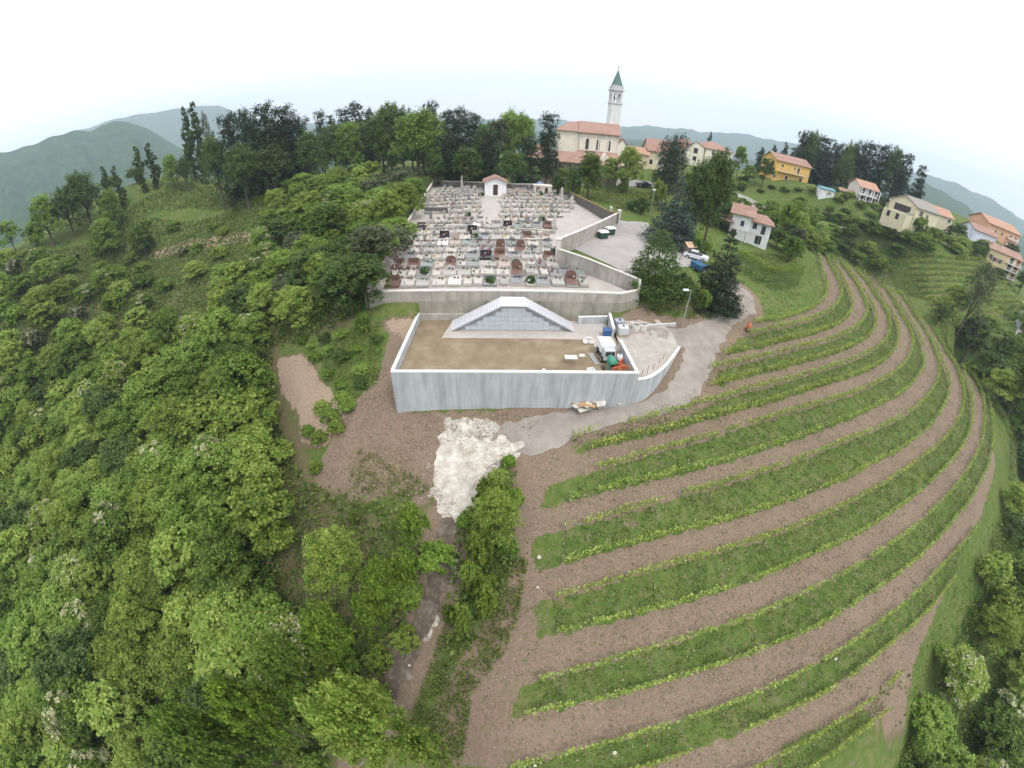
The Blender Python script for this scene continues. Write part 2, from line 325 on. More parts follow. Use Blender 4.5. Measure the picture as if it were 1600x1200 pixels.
m = inpoly(GX, GY, APRON); GZ[m] = np.minimum(GZ[m], 12.35)
# small relief
for i in range(len(GZ)):
    if RD.flat[i] < 130:
        GZ[i] += .10 * noise.noise((GX[i] * .5, GY[i] * .5, 0)) + .05 * noise.noise((GX[i] * 1.7, GY[i] * 1.7, 3))
# surface cover: 1 grass, 2 bare soil, 3 straw, 4 chalk/stones; jittered lookup gives ragged edges
jx = np.array([noise.noise((x * 1.3, y * 1.3, 9)) for x, y in zip(GX, GY)]); jy = np.array([noise.noise((x * 1.3, y * 1.3, 19)) for x, y in zip(GX, GY)])
JX = GX + jx * .4; JY = GY + jy * .4
grass = np.full(len(GX), .75); soil = np.zeros(len(GX)); straw = np.zeros(len(GX)); chalk = np.zeros(len(GX))
def onrow(p, z):
    a = at(*p, z); b = T(*p); return b if (a - b).length < 22 else a
RW = {k: [onrow(p, rowz(i)) for p in ROWS[k]] for i, k in enumerate(ROWK)}
def strip(a, b): return list(RW[a]) + list(RW[b])[::-1]
def paint(P, g=None, s=None, st=None, ch=None):
    xs = [p[0] for p in P]; ys = [p[1] for p in P]
    k = np.nonzero((JX > min(xs) - 1) & (JX < max(xs) + 1) & (JY > min(ys) - 1) & (JY < max(ys) + 1))[0]
    m = sum(inpoly(JX[k] + a, JY[k] + b, P).astype(float) for a, b in ((0, 0), (.3, .1), (-.3, -.1), (.1, -.3), (-.1, .3), (.22, .22), (-.22, -.22))) / 7
    for arr, v in ((grass, g), (soil, s), (straw, st), (chalk, ch)):
        if v is not None: arr[k] = arr[k] * (1 - m) + v * m
forest = TP([(0,470),(150,430),(330,440),(540,430),(560,520),(440,540),(430,600),(480,680),(490,740),(560,800),(640,800),(650,900),(560,1100),(520,1199),(0,1199)])
paint(forest, .45, .35, .1, 0)
vine = [RW['A'][0]] + TP([(1150,520),(1110,560),(1095,600),(1060,640),(980,664),(885,690),(850,700),(800,720),(795,820),(800,900),(790,1000),(740,1100),(760,1199)]) + [at(900,1224,1.6), at(1215,1220,-.9)] + [at(1430,1110,-1.5), at(1425,1040,-1)] + [RW['Q'][-1], RW['P'][-1], at(1545,790,1.6), at(1560,720,1.6)] + list(RW['O'])[::-1][:4] + [RW[k][-1] for k in 'NMLKJIHGFEDCB'] + list(RW['A'])[::-1]
paint(vine, .0, 1, 0, 0)
for k in ROWK:                                # the outer side of the traces
    pass
for a, b in ('BC','DE','FG','HI','JK','LM','NO','PQ','RS'):
    P_ = strip(a, b); n_ = len(RW[a]); d1 = (P_[0] - P_[1]).normalized(); d2 = (P_[-1] - P_[-2]).normalized(); ex = 1.2 + (ord(a) * 7 % 5) * .5
    paint([P_[0] + d1 * ex] + P_ + [P_[-1] + d2 * (ex * .6 + .4)], 1, 0, 0, 0)
paint(TP([(790,900),(830,880),(850,1000),(800,1120),(770,1199),(650,1199),(680,1050),(720,960)]), .35, .7, .2, 0)
paint(TP([(600,500),(660,500),(620,640),(640,645),(800,640),(900,640),(860,700),(700,660),(660,760),(560,790),(490,750),(540,640),(585,560)]), .12, .9, .25, .1)
paint(TP([(432,560),(470,553),(500,580),(530,597),(541,630),(520,680),(500,700),(470,690),(468,650),(440,612)]), .0, .2, 1, 0)
paint(TP([(560,690),(640,700),(660,740),(600,770),(520,740)]), .3, .5, .4, .1)
paint(TP([(480,530),(560,510),(610,520),(590,590),(545,640),(500,590)]), .8, .3, 0, 0)
paint(TP([(690,655),(760,655),(830,690),(810,715),(780,725),(765,760),(745,765),(742,800),(690,810),(678,770),(655,790),(665,730),(690,690)]), 0, .2, .1, 1)
paint(TP([(685,660),(700,655),(690,700),(670,790),(640,790),(660,740)]), 0, .9, 0, .35)
paint(TP([(990,480),(1060,500),(1000,512),(960,505)]), .15, .9, .2, 0)
paint(TP([(225,400),(300,372),(430,362),(430,380),(300,395)]), .25, .15, .8, 0)
paint(TP([(110,600),(160,540),(240,540),(120,640)]), .3, .5, .5, 0)
paint(TP([(1344,402),(1352,404),(1400,432),(1392,436),(1365,420)]), 0, 1, 0, 0)
for j_ in range(12):
    y_ = 405 + j_ * 9.4; paint(TP([(1412 + j_ * 5, y_), (1470 + j_ * 5, y_ + 1.5), (1538 + j_ * 8, y_ + 7), (1539 + j_ * 8, y_ + 11), (1470 + j_ * 5, y_ + 5.8), (1412 + j_ * 5, y_ + 4.5)]), .45, .5, .25, 0)
paint(TP([(490,262),(660,262),(680,275),(560,285),(480,272)]), .95, 0, .25, 0)
road_px = [(1140,440),(1158,446),(1174,462),(1182,486),(1170,496),(1145,508),(1128,540),(1108,585),(1090,620),(1068,638),(1010,655),(960,664),(905,682),(870,698),(830,712),(790,705),(765,690),(790,660),(860,648),(900,640),(960,636),(1000,628),(1040,606),(1062,576),(1070,545),(1040,530),(1000,522),(975,524),(962,510),(1010,512),(1060,514),(1095,505),(1120,490),(1138,476),(1140,460)]
DITCHP = [(684,812),(700,806),(712,812),(708,850),(702,905),(686,950),(664,1000),(638,1060),(608,1110),(586,1160),(572,1199),(548,1199),(568,1140),(597,1080),(628,1010),(656,930),(678,870)]
paint(TP([(600,800),(690,800),(660,900),(625,1000),(560,1110),(520,1199),(430,1199),(500,1080),(570,940)]), .6, .4, .1, 0)
paint(TP([(715,810),(760,760),(800,735),(800,860),(770,960),(700,1060),(640,1199),(575,1199),(650,1060),(700,950)]), .6, .4, .1, 0)
paint(TP([(590,500),(650,497),(655,512),(640,530),(610,512)]), 0, .3, .9, 0)
paint(TP([(716,835),(720,870),(712,905),(700,930),(704,890)]), 0, .1, 0, .95); paint(TP([(680,950),(684,975),(668,1005),(658,1010),(668,975)]), 0, .1, 0, .95)
for P_, d_, v_ in ((TP(road_px), 1.3, 1.), (TP(DITCHP), 1.4, 1.), (TP([(1005,475),(1080,482),(1130,480),(1110,500),(1060,500),(1010,492)]), .6, .8)):
    e_ = near_edge(JX, JY, P_, d_) * v_; grass *= 1 - e_ * .7; soil = np.maximum(soil, e_)
V = np.c_[GX, GY, GZ]
idx = np.arange(na * nr).reshape(nr, na)
def quads(i0, i1):
    a = idx[i0:i1 - 1, :]; b = idx[i0 + 1:i1, :]
    a2 = np.roll(a, -1, 1); b2 = np.roll(b, -1, 1)
    return np.stack([a, b, b2, a2], -1).reshape(-1, 4)
def part_mesh(name, i0, i1, mat):
    F = quads(i0, i1); lo = idx[i0, 0]; hi = idx[i1 - 1, -1] + 1
    o = qmesh(name, V[lo:hi], F - lo, mat, smooth=True)
    ca = o.data.color_attributes.new('cover', 'FLOAT_COLOR', 'POINT')
    ca.data.foreach_set('color', np.c_[grass, soil, straw, chalk][lo:hi].astype(np.float32).ravel())
    return o
def ground_mat():
    m = bpy.data.materials.new('ground'); t, p = nodes(m); p.inputs['Roughness'].default_value = .95; p.inputs['Specular IOR Level'].default_value = .1
    a = N(t, 'ShaderNodeAttribute', attribute_name='cover'); sp = N(t, 'ShaderNodeSeparateColor'); t.links.new(a.outputs['Color'], sp.inputs[0])
    n1 = noisef(t, .18, 5); n2 = noisef(t, 1.1, 5, .7); n3 = noisef(t, 6, 4, .7); n4 = noisef(t, 2.6, 6, .75)
    g = ramp(t, n1, [(.3, (.058, .104, .022)), (.5, (.090, .142, .032)), (.72, (.145, .162, .050))])
    g = mixc(t, .62, g, ramp(t, n2, [(.28, (.034, .066, .014)), (.5, (.082, .125, .030)), (.66, (.15, .150, .060)), (.8, (.21, .165, .095))]))
    s = ramp(t, n3, [(.25, (.085, .058, .040)), (.5, (.190, .148, .116)), (.72, (.36, .28, .21))])
    s = mixc(t, n2, s, (.175, .128, .094))
    s = mixc(t, ramp(t, n4, [(.53, (0, 0, 0)), (.66, (.75, .75, .75))]), s, (.085, .105, .035))
    s = mixc(t, mth(t, 'MULTIPLY', ramp(t, n1, [(.35, (0, 0, 0)), (.7, (1, 1, 1))]), .4), s, (.25, .19, .14))
    bare = ramp(t, noisef(t, .8, 5, .7), [(.55, (0, 0, 0)), (.72, (.75, .75, .75))]); g = mixc(t, bare, g, s)
    w = ramp(t, n3, [(.3, (.20, .15, .11)), (.7, (.40, .31, .235))])
    c = ramp(t, n4, [(.3, (.22, .19, .165)), (.52, (.42, .39, .35)), (.66, (.60, .565, .51))])
    def edge(ch, k=.55):
        v = mth(t, 'ADD', ch, mth(t, 'MULTIPLY', mth(t, 'SUBTRACT', n4, .5), k)); r = N(t, 'ShaderNodeMapRange', interpolation_type='SMOOTHSTEP'); r.inputs['From Min'].default_value = .38; r.inputs['From Max'].default_value = .62
        t.links.new(v, r.inputs['Value']); return r.outputs[0]
    base = ramp(t, n3, [(.3, (.10, .078, .048)), (.7, (.19, .155, .095))])
    col = mixc(t, edge(sp.outputs[1]), base, s); col = mixc(t, edge(sp.outputs[2], .8), col, w); col = mixc(t, edge(sp.outputs[0], .9), col, g); col = mixc(t, edge(a.outputs['Alpha'], 1.0), col, c)
    t.links.new(col, p.inputs['Base Color']); bump(t, p, mth(t, 'ADD', n3, n4), .7, .12); return m
def hill_mat():
    m = bpy.data.materials.new('hill_forest'); t, p = nodes(m); p.inputs['Roughness'].default_value = 1; p.inputs['Specular IOR Level'].default_value = 0
    n1 = noisef(t, .004, 6, .6); n2 = noisef(t, .03, 6, .75)
    c = ramp(t, n2, [(.35, (.018, .040, .014)), (.5, (.035, .075, .022)), (.68, (.065, .11, .035))]); f = ramp(t, n1, [(.54, (0, 0, 0)), (.64, (.7, .7, .7))])
    z = N(t, 'ShaderNodeSeparateXYZ'); t.links.new(N(t, 'ShaderNodeNewGeometry').outputs['Position'], z.inputs[0])
    low = N(t, 'ShaderNodeMapRange'); low.inputs['From Min'].default_value = -40; low.inputs['From Max'].default_value = -80; t.links.new(z.outputs[2], low.inputs['Value'])
    t.links.new(mixc(t, mth(t, 'MULTIPLY', f, low.outputs[0]), c, (.16, .19, .075)), p.inputs['Base Color']); bump(t, p, n2, 1, 12); return m
split = int(np.searchsorted(rad, 480))
GMAT = ground_mat()
tag(part_mesh('ground', 0, split + 1, GMAT), kind='structure')
tag(part_mesh('hills', split, nr, hill_mat()), kind='structure')

# ---------------------------------------------------------------- draped sheets: road, car park, lane
def sheet(name, poly, mat, lift=.05, step=.8, z=None, rag=.0, seed=0):
    P = []; n = len(poly)
    for i in range(n):
        a, b = Vector(poly[i][:2]), Vector(poly[(i + 1) % n][:2]); k = max(1, int((b - a).length / (step * .6)))
        nn = Vector((b.y - a.y, a.x - b.x)).normalized() if (b - a).length > 0 else Vector((0, 0))
        for j in range(k):
            q = a.lerp(b, j / k); q = q + nn * rag * noise.noise((q.x * .9, q.y * .9, seed)); P.append(q)
    xs = [p.x for p in P]; ys = [p.y for p in P]; X, Y = np.meshgrid(np.arange(min(xs), max(xs), step), np.arange(min(ys), max(ys), step)); X = X.ravel(); Y = Y.ravel()
    m = inpoly(X, Y, P); ins = [Vector((x, y)) for x, y in zip(X[m], Y[m])]
    r = delaunay_2d_cdt(P + ins, [], [list(range(len(P)))], 1, 1e-4)
    v2, f2 = r[0], r[2]; hx = np.array([v.x for v in v2]); hy = np.array([v.y for v in v2]); hz = H(hx, hy) if z is None else np.array([z((v.x, v.y)) for v in v2])
    b = MB(); b.add([(v.x, v.y, h + lift + (.10 * noise.noise((v.x * .5, v.y * .5, 0)) + .05 * noise.noise((v.x * 1.7, v.y * 1.7, 3)) if z is None else 0)) for v, h in zip(v2, hz)], [tuple(f) for f in f2])
    o = b.build(name, mat, smooth=True); return o
def gravel_mat(name, c0, c1, c2, sc=.5):
    m = bpy.data.materials.new(name); t, p = nodes(m); p.inputs['Roughness'].default_value = .95; p.inputs['Specular IOR Level'].default_value = .12
    n1 = noisef(t, sc, 6, .65); n3 = noisef(t, 9, 4, .7); c = ramp(t, n1, [(.3, c0), (.5, c1), (.7, c2)])
    t.links.new(mixc(t, .35, c, ramp(t, n3, [(.3, tuple(v * .65 for v in c1)), (.7, tuple(min(.9, v * 1.35) for v in c1))])), p.inputs['Base Color']); bump(t, p, n3, .5, .04); return m
ROADM = gravel_mat('gravel_road', (.17, .152, .135), (.25, .225, .20), (.33, .305, .275))
tag(sheet('road', TP(road_px), ROADM, .05, .7, rag=.5), kind='structure')
PARKM = gravel_mat('worn_asphalt', (.24, .225, .22), (.31, .295, .29), (.38, .365, .36), .25)
park_px = [(970,345),(1012,348),(1030,372),(1060,392),(1100,402),(1098,416),(1060,418),(1025,430),(1003,438),(975,428),(930,404),(898,390),(880,388),(935,368)]
tag(sheet('car_park', TP(park_px), PARKM, .06, .8), kind='structure')
LANEM = gravel_mat('lane_surface', (.26, .25, .25), (.32, .31, .31), (.40, .39, .39), .3)
tag(sheet('lane', TP([(905,283),(960,281),(1010,283),(1040,288),(1038,294),(1000,293),(960,290),(908,291)]), LANEM, .08, 1.0), kind='structure')
tag(sheet('lane_below_vineyard', TP([(1596,470),(1604,470),(1596,520),(1590,535),(1562,538),(1566,528),(1586,522)]), LANEM, .12, 1.2), kind='structure')
DITCH = gravel_mat('wet_stones', (.050, .042, .036), (.125, .10, .08), (.30, .26, .22), 1.4)
tag(sheet('drainage_channel', TP(DITCHP), DITCH, .06, .5, rag=.7), kind='structure')
tag(sheet('chalk_spoil', TP([(705,672),(728,660),(752,682),(768,690),(795,682),(818,692),(800,712),(775,722),(760,745),(748,752),(745,770),(740,800),(715,808),(692,802),(690,770),(676,735),(688,706),(684,686)]), gravel_mat('chalk', (.22, .19, .16), (.42, .39, .345), (.68, .65, .60), 1.3), .07, .4, rag=.9), kind='structure')
# ---------------------------------------------------------------- concrete and stone materials
def concrete(name, c, streak=.5, warm=(.30,.27,.22), stain=.4, sc=1.0):
    m = bpy.data.materials.new(name); t, p = nodes(m); p.inputs['Roughness'].default_value = .85; p.inputs['Specular IOR Level'].default_value = .2
    v = noisef(t, 1.4 * sc, 4, .7, stretch=(1, 1, .10)); n = noisef(t, .6 * sc, 5, .6); f = noisef(t, 7, 4, .7)
    d = tuple(x * .72 for x in c); l = tuple(min(.9, x * 1.22) for x in c)
    a = ramp(t, n, [(.3, d), (.7, l)]); b = ramp(t, v, [(.30, tuple(x * .6 for x in c)), (.48, c), (.62, tuple(min(.92, x * 1.35) for x in c))])
    col = mixc(t, streak, a, b); col = mixc(t, mth(t, 'MULTIPLY', ramp(t, noisef(t, .9, 6, .8, stretch=(1, 1, .35)), [(.5, (0, 0, 0)), (.7, (1, 1, 1))]), stain), col, warm)
    col = mixc(t, .18, col, ramp(t, f, [(.3, d), (.7, l)])); t.links.new(col, p.inputs['Base Color']); bump(t, p, f, .25, .02); MAT[name] = m; return m
NEWC = concrete('fresh_concrete', (.38, .40, .42), .7, (.26, .27, .28), .35)
OLDC = concrete('old_concrete', (.36, .335, .30), .45, (.12, .115, .085), .75)
OLDL = concrete('lower_concrete', (.285, .27, .225), .4, (.11, .11, .07), .8)
CAPM = plain('white_coping', (.64, .64, .64), .6, .06)
CAPO = plain('pale_coping', (.56, .54, .50), .8, .18, 2)
PAVE = gravel_mat('paving', (.31, .285, .26), (.37, .345, .32), (.43, .41, .385), .8)
EARTH = gravel_mat('yard_earth', (.13, .10, .065), (.21, .165, .11), (.31, .27, .205), .45)
def wallrun(name, label, pts, thick, zt, zb, mat, capmat=None, caph=.12, capo=.04, cat='wall', joints=0):
    """pts: list of points; zt/zb: per-point top and bottom heights"""
    pts = [Vector((p[0], p[1])) for p in pts]; n = len(pts); L, Rr = [], []
    def off(th):
        A = []; B = []
        for i, p in enumerate(pts):
            t = (pts[min(i + 1, n - 1)] - p).normalized() if i == 0 else ((p - pts[i - 1]).normalized() if i == n - 1 else ((pts[i + 1] - p).normalized() + (p - pts[i - 1]).normalized()).normalized())
            nn = Vector((-t.y, t.x)); k = 1.0
            if 0 < i < n - 1: k = 1 / max(.5, nn.dot(Vector((-(p - pts[i - 1]).normalized().y, (p - pts[i - 1]).normalized().x))))
            A.append(p + nn * th / 2 * k); B.append(p - nn * th / 2 * k)
        return A, B
    def body(b, A, B, zt, zb):
        vs = [(a.x, a.y, zb[i]) for i, a in enumerate(A)] + [(c.x, c.y, zb[i]) for i, c in enumerate(B)] + [(a.x, a.y, zt[i]) for i, a in enumerate(A)] + [(c.x, c.y, zt[i]) for i, c in enumerate(B)]
        fs = []
        for i in range(n - 1):
            fs += [(i, i + 1, n + i + 1, n + i), (2 * n + i, 3 * n + i, 3 * n + i + 1, 2 * n + i + 1), (i, 2 * n + i, 2 * n + i + 1, i + 1), (n + i, n + i + 1, 3 * n + i + 1, 3 * n + i)]
        fs += [(0, n, 3 * n, 2 * n), (n - 1, 2 * n + n - 1, 4 * n - 1, 2 * n - 1)]
        b.add(vs, fs)
    A, B = off(thick); c = pts[0]; r = thing(name, label, cat, (c.x, c.y, zb[0]))
    b = MB(); body(b, A, B, [z - (caph if capmat else 0) for z in zt], zb); o = b.build('wall_body', mat, r); o.location = (-c.x, -c.y, -zb[0])
    if capmat:
        A, B = off(thick + 2 * capo); b = MB(); body(b, A, B, zt, [z - caph + .003 for z in zt]); o = b.build('coping', capmat, r); o.location = (-c.x, -c.y, -zb[0])
    return r
def seg(a, b, k): a = Vector(a[:2]); b = Vector(b[:2]); return [a.lerp(b, i / k) for i in range(k + 1)]

# ---------------------------------------------------------------- cemetery terrace
b = MB(); inner = [CEM[0], CEM[3], CEM[4], CEM[5], CEM[6], CEM[7]]
b.prism([(p.x, p.y) for p in inner], lambda p: zc(p) - .45, zc); tag(b.build('cemetery_ground', PAVE), kind='structure')
FRONT = [FL, at(998, 459, 16.5)]
fp = seg(FL, at(970, 457.5, 16.5), 8) + [Vector(at(999, 452, 16.5)[:2])]
wallrun('retaining_wall', 'stained upper concrete wall with pale coping in front of the grave terrace', fp, .32, [16.5] * len(fp), [15.3] * len(fp), OLDC, CAPO, .14)
fp2 = [p + Vector((.02, -.10)) for p in fp]
wallrun('retaining_wall', 'darker lower band of old concrete wall under the grave terrace', fp2, .5, [15.33] * len(fp), [12.6 if i < 8 else 13.2 for i in range(len(fp))], OLDL)
bw = [Vector((-13.5, 39.9)), Vector((-10.9, 40.9)), Vector((-6.8, 41.3))] 
wallrun('footing_wall', 'low rough concrete footing behind the left of the new yard', [p + Vector((0, -.42)) for p in fp[1:7]], .45, [13.75] * 6, [12.4] * 6, concrete('footing', (.36, .345, .31), .4, (.14, .12, .08), .6))
wallrun('low_wall', 'low concrete wall with white top at the back right of the new yard', [Vector((7.3, 42.3)), Vector((11.0, 43.0))], .25, [13.95, 13.95], [12.5, 12.5], NEWC, CAPM, .1, .02)
# side and parking walls
lp = seg(FL, BL, 10); wallrun('boundary_wall', 'long weathered wall along the left side of the graves under the trees', lp, .28, [16.5 + (p.y - lp[0].y) * .069 for p in lp], [p_ - 4.5 + i * .28 for i, p_ in enumerate([16.5 + (p.y - lp[0].y) * .069 for p in lp])], OLDC, CAPO, .12)
rp = [Vector(at(999, 452, 16.5)[:2]) , Vector(at(1000, 436, 17.6)[:2]), Vector(at(960, 420, 18.0)[:2]), Vector(at(918, 403, 18.4)[:2]), Vector(at(874, 388, 18.8)[:2])]
rz_ = [16.5, 17.6, 18.0, 18.4, 18.75]
wallrun('boundary_wall', 'tall grey concrete wall from the right front corner up to the gate of the graves', rp[1:], .3, rz_[1:], [z - 3.2 for z in rz_[1:]], OLDC, CAPO, .12)
wallrun('boundary_wall', 'short end of concrete wall closing the right front corner', rp[:2], .3, rz_[:2], [14, 14.5], OLDC, CAPO, .12)
pp = [Vector(at(875, 372, 19.5)[:2]), Vector(at(905, 360, 19.6)[:2]), Vector(at(935, 347, 19.7)[:2]), Vector(at(966, 332, 19.8)[:2])]
wallrun('boundary_wall', 'grey concrete wall beside the car park with grass at its foot', pp, .3, [19.5, 19.6, 19.7, 19.8], [16.6, 16.7, 16.9, 17.1], OLDC, CAPO, .12)
bp = [Vector(GATE[:2]), Vector(at(952, 330, 19.9)[:2]), Vector(at(900, 304, 20.4)[:2]), Vector(BR[:2])]
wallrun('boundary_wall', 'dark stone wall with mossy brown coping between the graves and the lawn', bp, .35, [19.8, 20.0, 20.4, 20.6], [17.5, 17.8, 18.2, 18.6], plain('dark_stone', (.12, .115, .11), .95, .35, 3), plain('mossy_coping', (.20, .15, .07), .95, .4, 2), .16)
bb = [Vector(BR[:2]), Vector(at(800, 289, 20.6)[:2]), Vector(BL[:2])]
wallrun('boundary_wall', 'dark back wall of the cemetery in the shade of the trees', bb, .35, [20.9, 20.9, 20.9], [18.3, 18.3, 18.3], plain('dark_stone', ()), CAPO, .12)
# gate pillars
for px, py, lab in ((873, 376, 'pale gate pillar beside the lower end of the car park wall'), (968, 331, 'tall pale gate pillar at the upper end of the car park wall'), (955, 326, 'slim white pillar left of the upper gate pillar')):
    p = at(px, py, 19.7); r = thing('gate_pillar', lab, 'pillar', (p.x, p.y, 16.8)); w = .28 if px != 955 else .16
    b = MB(); b.box(-w, -w, 0, w, w, 3.1); b.build('shaft', CAPO, r); b = MB(); b.box(-w - .07, -w - .07, 3.103, w + .07, w + .07, 3.22); b.add([(-w - .07, -w - .07, 3.22), (w + .07, -w - .07, 3.22), (w + .07, w + .07, 3.22), (-w - .07, w + .07, 3.22), (0, 0, 3.42)], [(0, 1, 4), (1, 2, 4), (2, 3, 4), (3, 0, 4)]); b.build('cap', CAPM, r)
# terraces inside the cemetery: low kerb walls between the plots
for (x0, y0, x1, y1, z, lab) in [(648, 352.5, 868, 362, .55, 'long low kerb wall across the middle of the graves'), (654, 371, 850, 371, .45, 'low kerb wall in front of the middle terrace of graves'), (664, 336, 700, 336, 1.25, 'short dark wall behind the small grass plot at the left of the graves')]:
    a = at(x0, y0, 17.6); c = at(x1, y1, 17.6)
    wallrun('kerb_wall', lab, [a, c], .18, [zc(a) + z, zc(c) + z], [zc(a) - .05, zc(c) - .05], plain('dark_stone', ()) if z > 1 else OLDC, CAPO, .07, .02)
g0 = [at(672, 351, 18.1), at(690, 351, 18.1), at(689, 342, 18.2), at(672, 342, 18.2)]
tag(sheet('grass_plot', g0, plain('lawn', (.07, .13, .03), .95, .4, 3), .03, .6, z=zc), kind='structure')

# ---------------------------------------------------------------- new yard below the terrace
b = MB(); b.prism([(-10.75, 29.55), (11.55, 31.05), (11.0, 44.0), (-10.95, 42.0)], 12.4, 13.0); tag(b.build('yard_ground', EARTH), kind='structure')
b = MB(); b.prism([(-7.7, 37.5), (-7.0, 42.0), (10.7, 43.2), (11.1, 36.4), (8.55, 36.2), (8.45, 38.6)], 12.9, 13.035); tag(b.build('paved_strip', PAVE), kind='structure')
wallrun('yard_wall', 'high new concrete front wall of the yard with white top and pale vertical streaks', [Vector((-10.9, 29.5)), Vector((0, 30.25)), Vector((11.75, 31.05))], .3, [14, 14, 14], [8.6, 8.8, 9.2], NEWC, CAPM, .13, .015)
wallrun('yard_wall', 'new concrete side wall with white top on the left of the yard', [Vector((-10.80, 29.72)), Vector((-11.0, 41.6))], .28, [13.997, 13.997], [9.0, 12], NEWC, CAPM, .13, .012)
wallrun('yard_wall', 'new concrete side wall with white top on the right of the yard', [Vector((11.60, 31.26)), Vector((11.2, 37.2))], .28, [13.997, 13.997], [9.5, 12], NEWC, CAPM, .13, .012)
wallrun('yard_wall', 'short new wall with white top between the yard and the white tanks', [Vector((10.85, 39.3)), Vector((11.1, 43.2))], .28, [14.25, 14.25], [12, 12], NEWC, CAPM, .13, .012)
# curved ramp wall + gravel apron
RW_ = [Vector(p[:2]) for p in RAMPTOP]
cw = [Vector((11.8, 31.2))]
for i in range(len(RW_) - 1):
    p0 = RW_[max(i - 1, 0)]; p1 = RW_[i]; p2 = RW_[i + 1]; p3 = RW_[min(i + 2, len(RW_) - 1)]
    for k in range(5):
        t = k / 5; cw.append(.5 * ((2 * p1) + (p2 - p0) * t + (2 * p0 - 5 * p1 + 4 * p2 - p3) * t * t + (3 * p1 - p0 - 3 * p2 + p3) * t ** 3))
cw.append(RW_[-1]); cw = cw[1:] if (cw[1] - cw[0]).length < .2 else cw
wallrun('curved_wall', 'new curved concrete ramp wall with white top beside the gravel road', cw, .26, [13.12] * len(cw), [9.4 + 2.2 * i / len(cw) for i in range(len(cw))], NEWC, CAPM, .12, .012)
ap = [(p.x, p.y) for p in cw] + [(18.4, 40.6), (17.3, 43.4), (11.3, 43.4), (11.42, 37), (11.78, 31.4)]
tag(sheet('gravel_apron', [Vector((a[0], a[1], 0)) for a in ap], gravel_mat('apron_gravel', (.26, .235, .21), (.34, .315, .285), (.42, .40, .37), .9), 0, .5, z=lambda p: 12.72 + .035 * (p[1] - 31) + .12 * max(0, p[1] - 39) + .06 * noise.noise((p[0] * .6, p[1] * .6, 2))), kind='structure')
wallrun('kerb_wall', 'low pale kerb at the foot of the brown bank beside the lamp post', [Vector((12.5, 43.6)), Vector(at(1000, 509, 13.6)[:2]), Vector(at(1056, 505, 13.7)[:2])], .2, [13.6, 13.65, 13.75], [12.6, 12.6, 12.8], NEWC, CAPO, .06, .01)

# ---------------------------------------------------------------- columbarium with sloping metal roof
NICHE = plain('niche_slab', (.42, .46, .50), .35, .1, 2); ROOFW = plain('white_metal_roof', (.56, .57, .60), .35, .05, 1.5, 0, spec=.5); JOINT = plain('grey_joint', (.30, .31, .32), .8, .15)
cr_ = thing('columbarium', 'burial niche block with white ribbed sloping roofs against the terrace wall', 'columbarium', (-.15, 39.75, 13.035), math.atan2(40.32 - 39.21, 13.58))
HT, HW, TW = 3.0, 6.75, 1.32
b = MB(); prof = [(-HW + .5, 0), (HW - .5, 0), (TW - .02, HT - .22), (-TW + .02, HT - .22)]; DP = 2.35
b.add([(x, 0.12, z) for x, z in prof] + [(x, DP - .05, z) for x, z in prof], [(0, 1, 2, 3), (7, 6, 5, 4), (0, 4, 5, 1), (1, 5, 6, 2), (2, 6, 7, 3), (3, 7, 4, 0)]); b.build('core', JOINT, cr_)
for row in range(5):                              # niche fronts, five courses
    z0 = .06 + row * .55; half = HW - 1.75 - (z0 + .5) * (HW - TW) / HT * .97 + 1.3
    nn_ = max(4, int(half * 2 / .66)); nn_ -= nn_ % 2; w = .66
    for k in range(nn_):
        x0 = -nn_ * w / 2 + k * w
        if abs(x0 + w / 2) > half + .2: continue
        b = MB(); b.box(x0 + .012, .06, z0, x0 + w - .012, .118, z0 + .53); b.build('niche_slab', NICHE, cr_)
b = MB(); b.box(-TW - .03, -.12, HT - .06, TW + .03, DP, HT + .03); b.build('flat_roof', CAPM, cr_)
for s in (-1, 1):
    sl = MB(); a0, a1 = (s * TW, HT + .02), (s * (HW + .1), .0)
    th = .10; y0, y1 = -.12, DP
    sl.add([(a0[0], y0, a0[1]), (a1[0], y0, a1[1] + .02), (a1[0], y1, a1[1] + .02), (a0[0], y1, a0[1]), (a0[0], y0, a0[1] - th), (a1[0] - s * .16, y0, .0), (a1[0] - s * .16, y1, .0), (a0[0], y1, a0[1] - th)], [(0, 1, 2, 3), (4, 7, 6, 5), (0, 4, 5, 1), (1, 5, 6, 2), (2, 6, 7, 3), (3, 7, 4, 0)])
    ro = sl.build('sloping_roof', ROOFW, cr_)
    ribs = MB(); nrib = 22; dx = (a1[0] - a0[0]) / nrib; dz = (.02 - a0[1]) / nrib
    for k in range(1, nrib):
        x = a0[0] + dx * k; z = a0[1] + dz * k
        ribs.hexa([(x - .02, y0 - .01, z - .01), (x + .02, y0 - .01, z - .01), (x + .02, y1, z - .01), (x - .02, y1, z - .01)], [(x - .02, y0 - .01, z + .05), (x + .02, y0 - .01, z + .05), (x + .02, y1, z + .05), (x - .02, y1, z + .05)])
    ribs.build('rib', plain('roof_rib', (.34, .35, .38), .4, .05), ro)
    fa = MB(); fa.add([(a0[0], y0 - .03, a0[1] - .02), (a1[0], y0 - .03, .02), (a1[0] - s * .3, y0 - .03, 0), (a0[0], y0 - .03, a0[1] - .20), (a0[0], y0 - .005, a0[1] - .02), (a1[0], y0 - .005, .02), (a1[0] - s * .3, y0 - .005, 0), (a0[0], y0 - .005, a0[1] - .20)], [(0, 1, 2, 3), (7, 6, 5, 4), (0, 4, 5, 1), (2, 6, 7, 3)]); fa.build('fascia', JOINT, cr_)

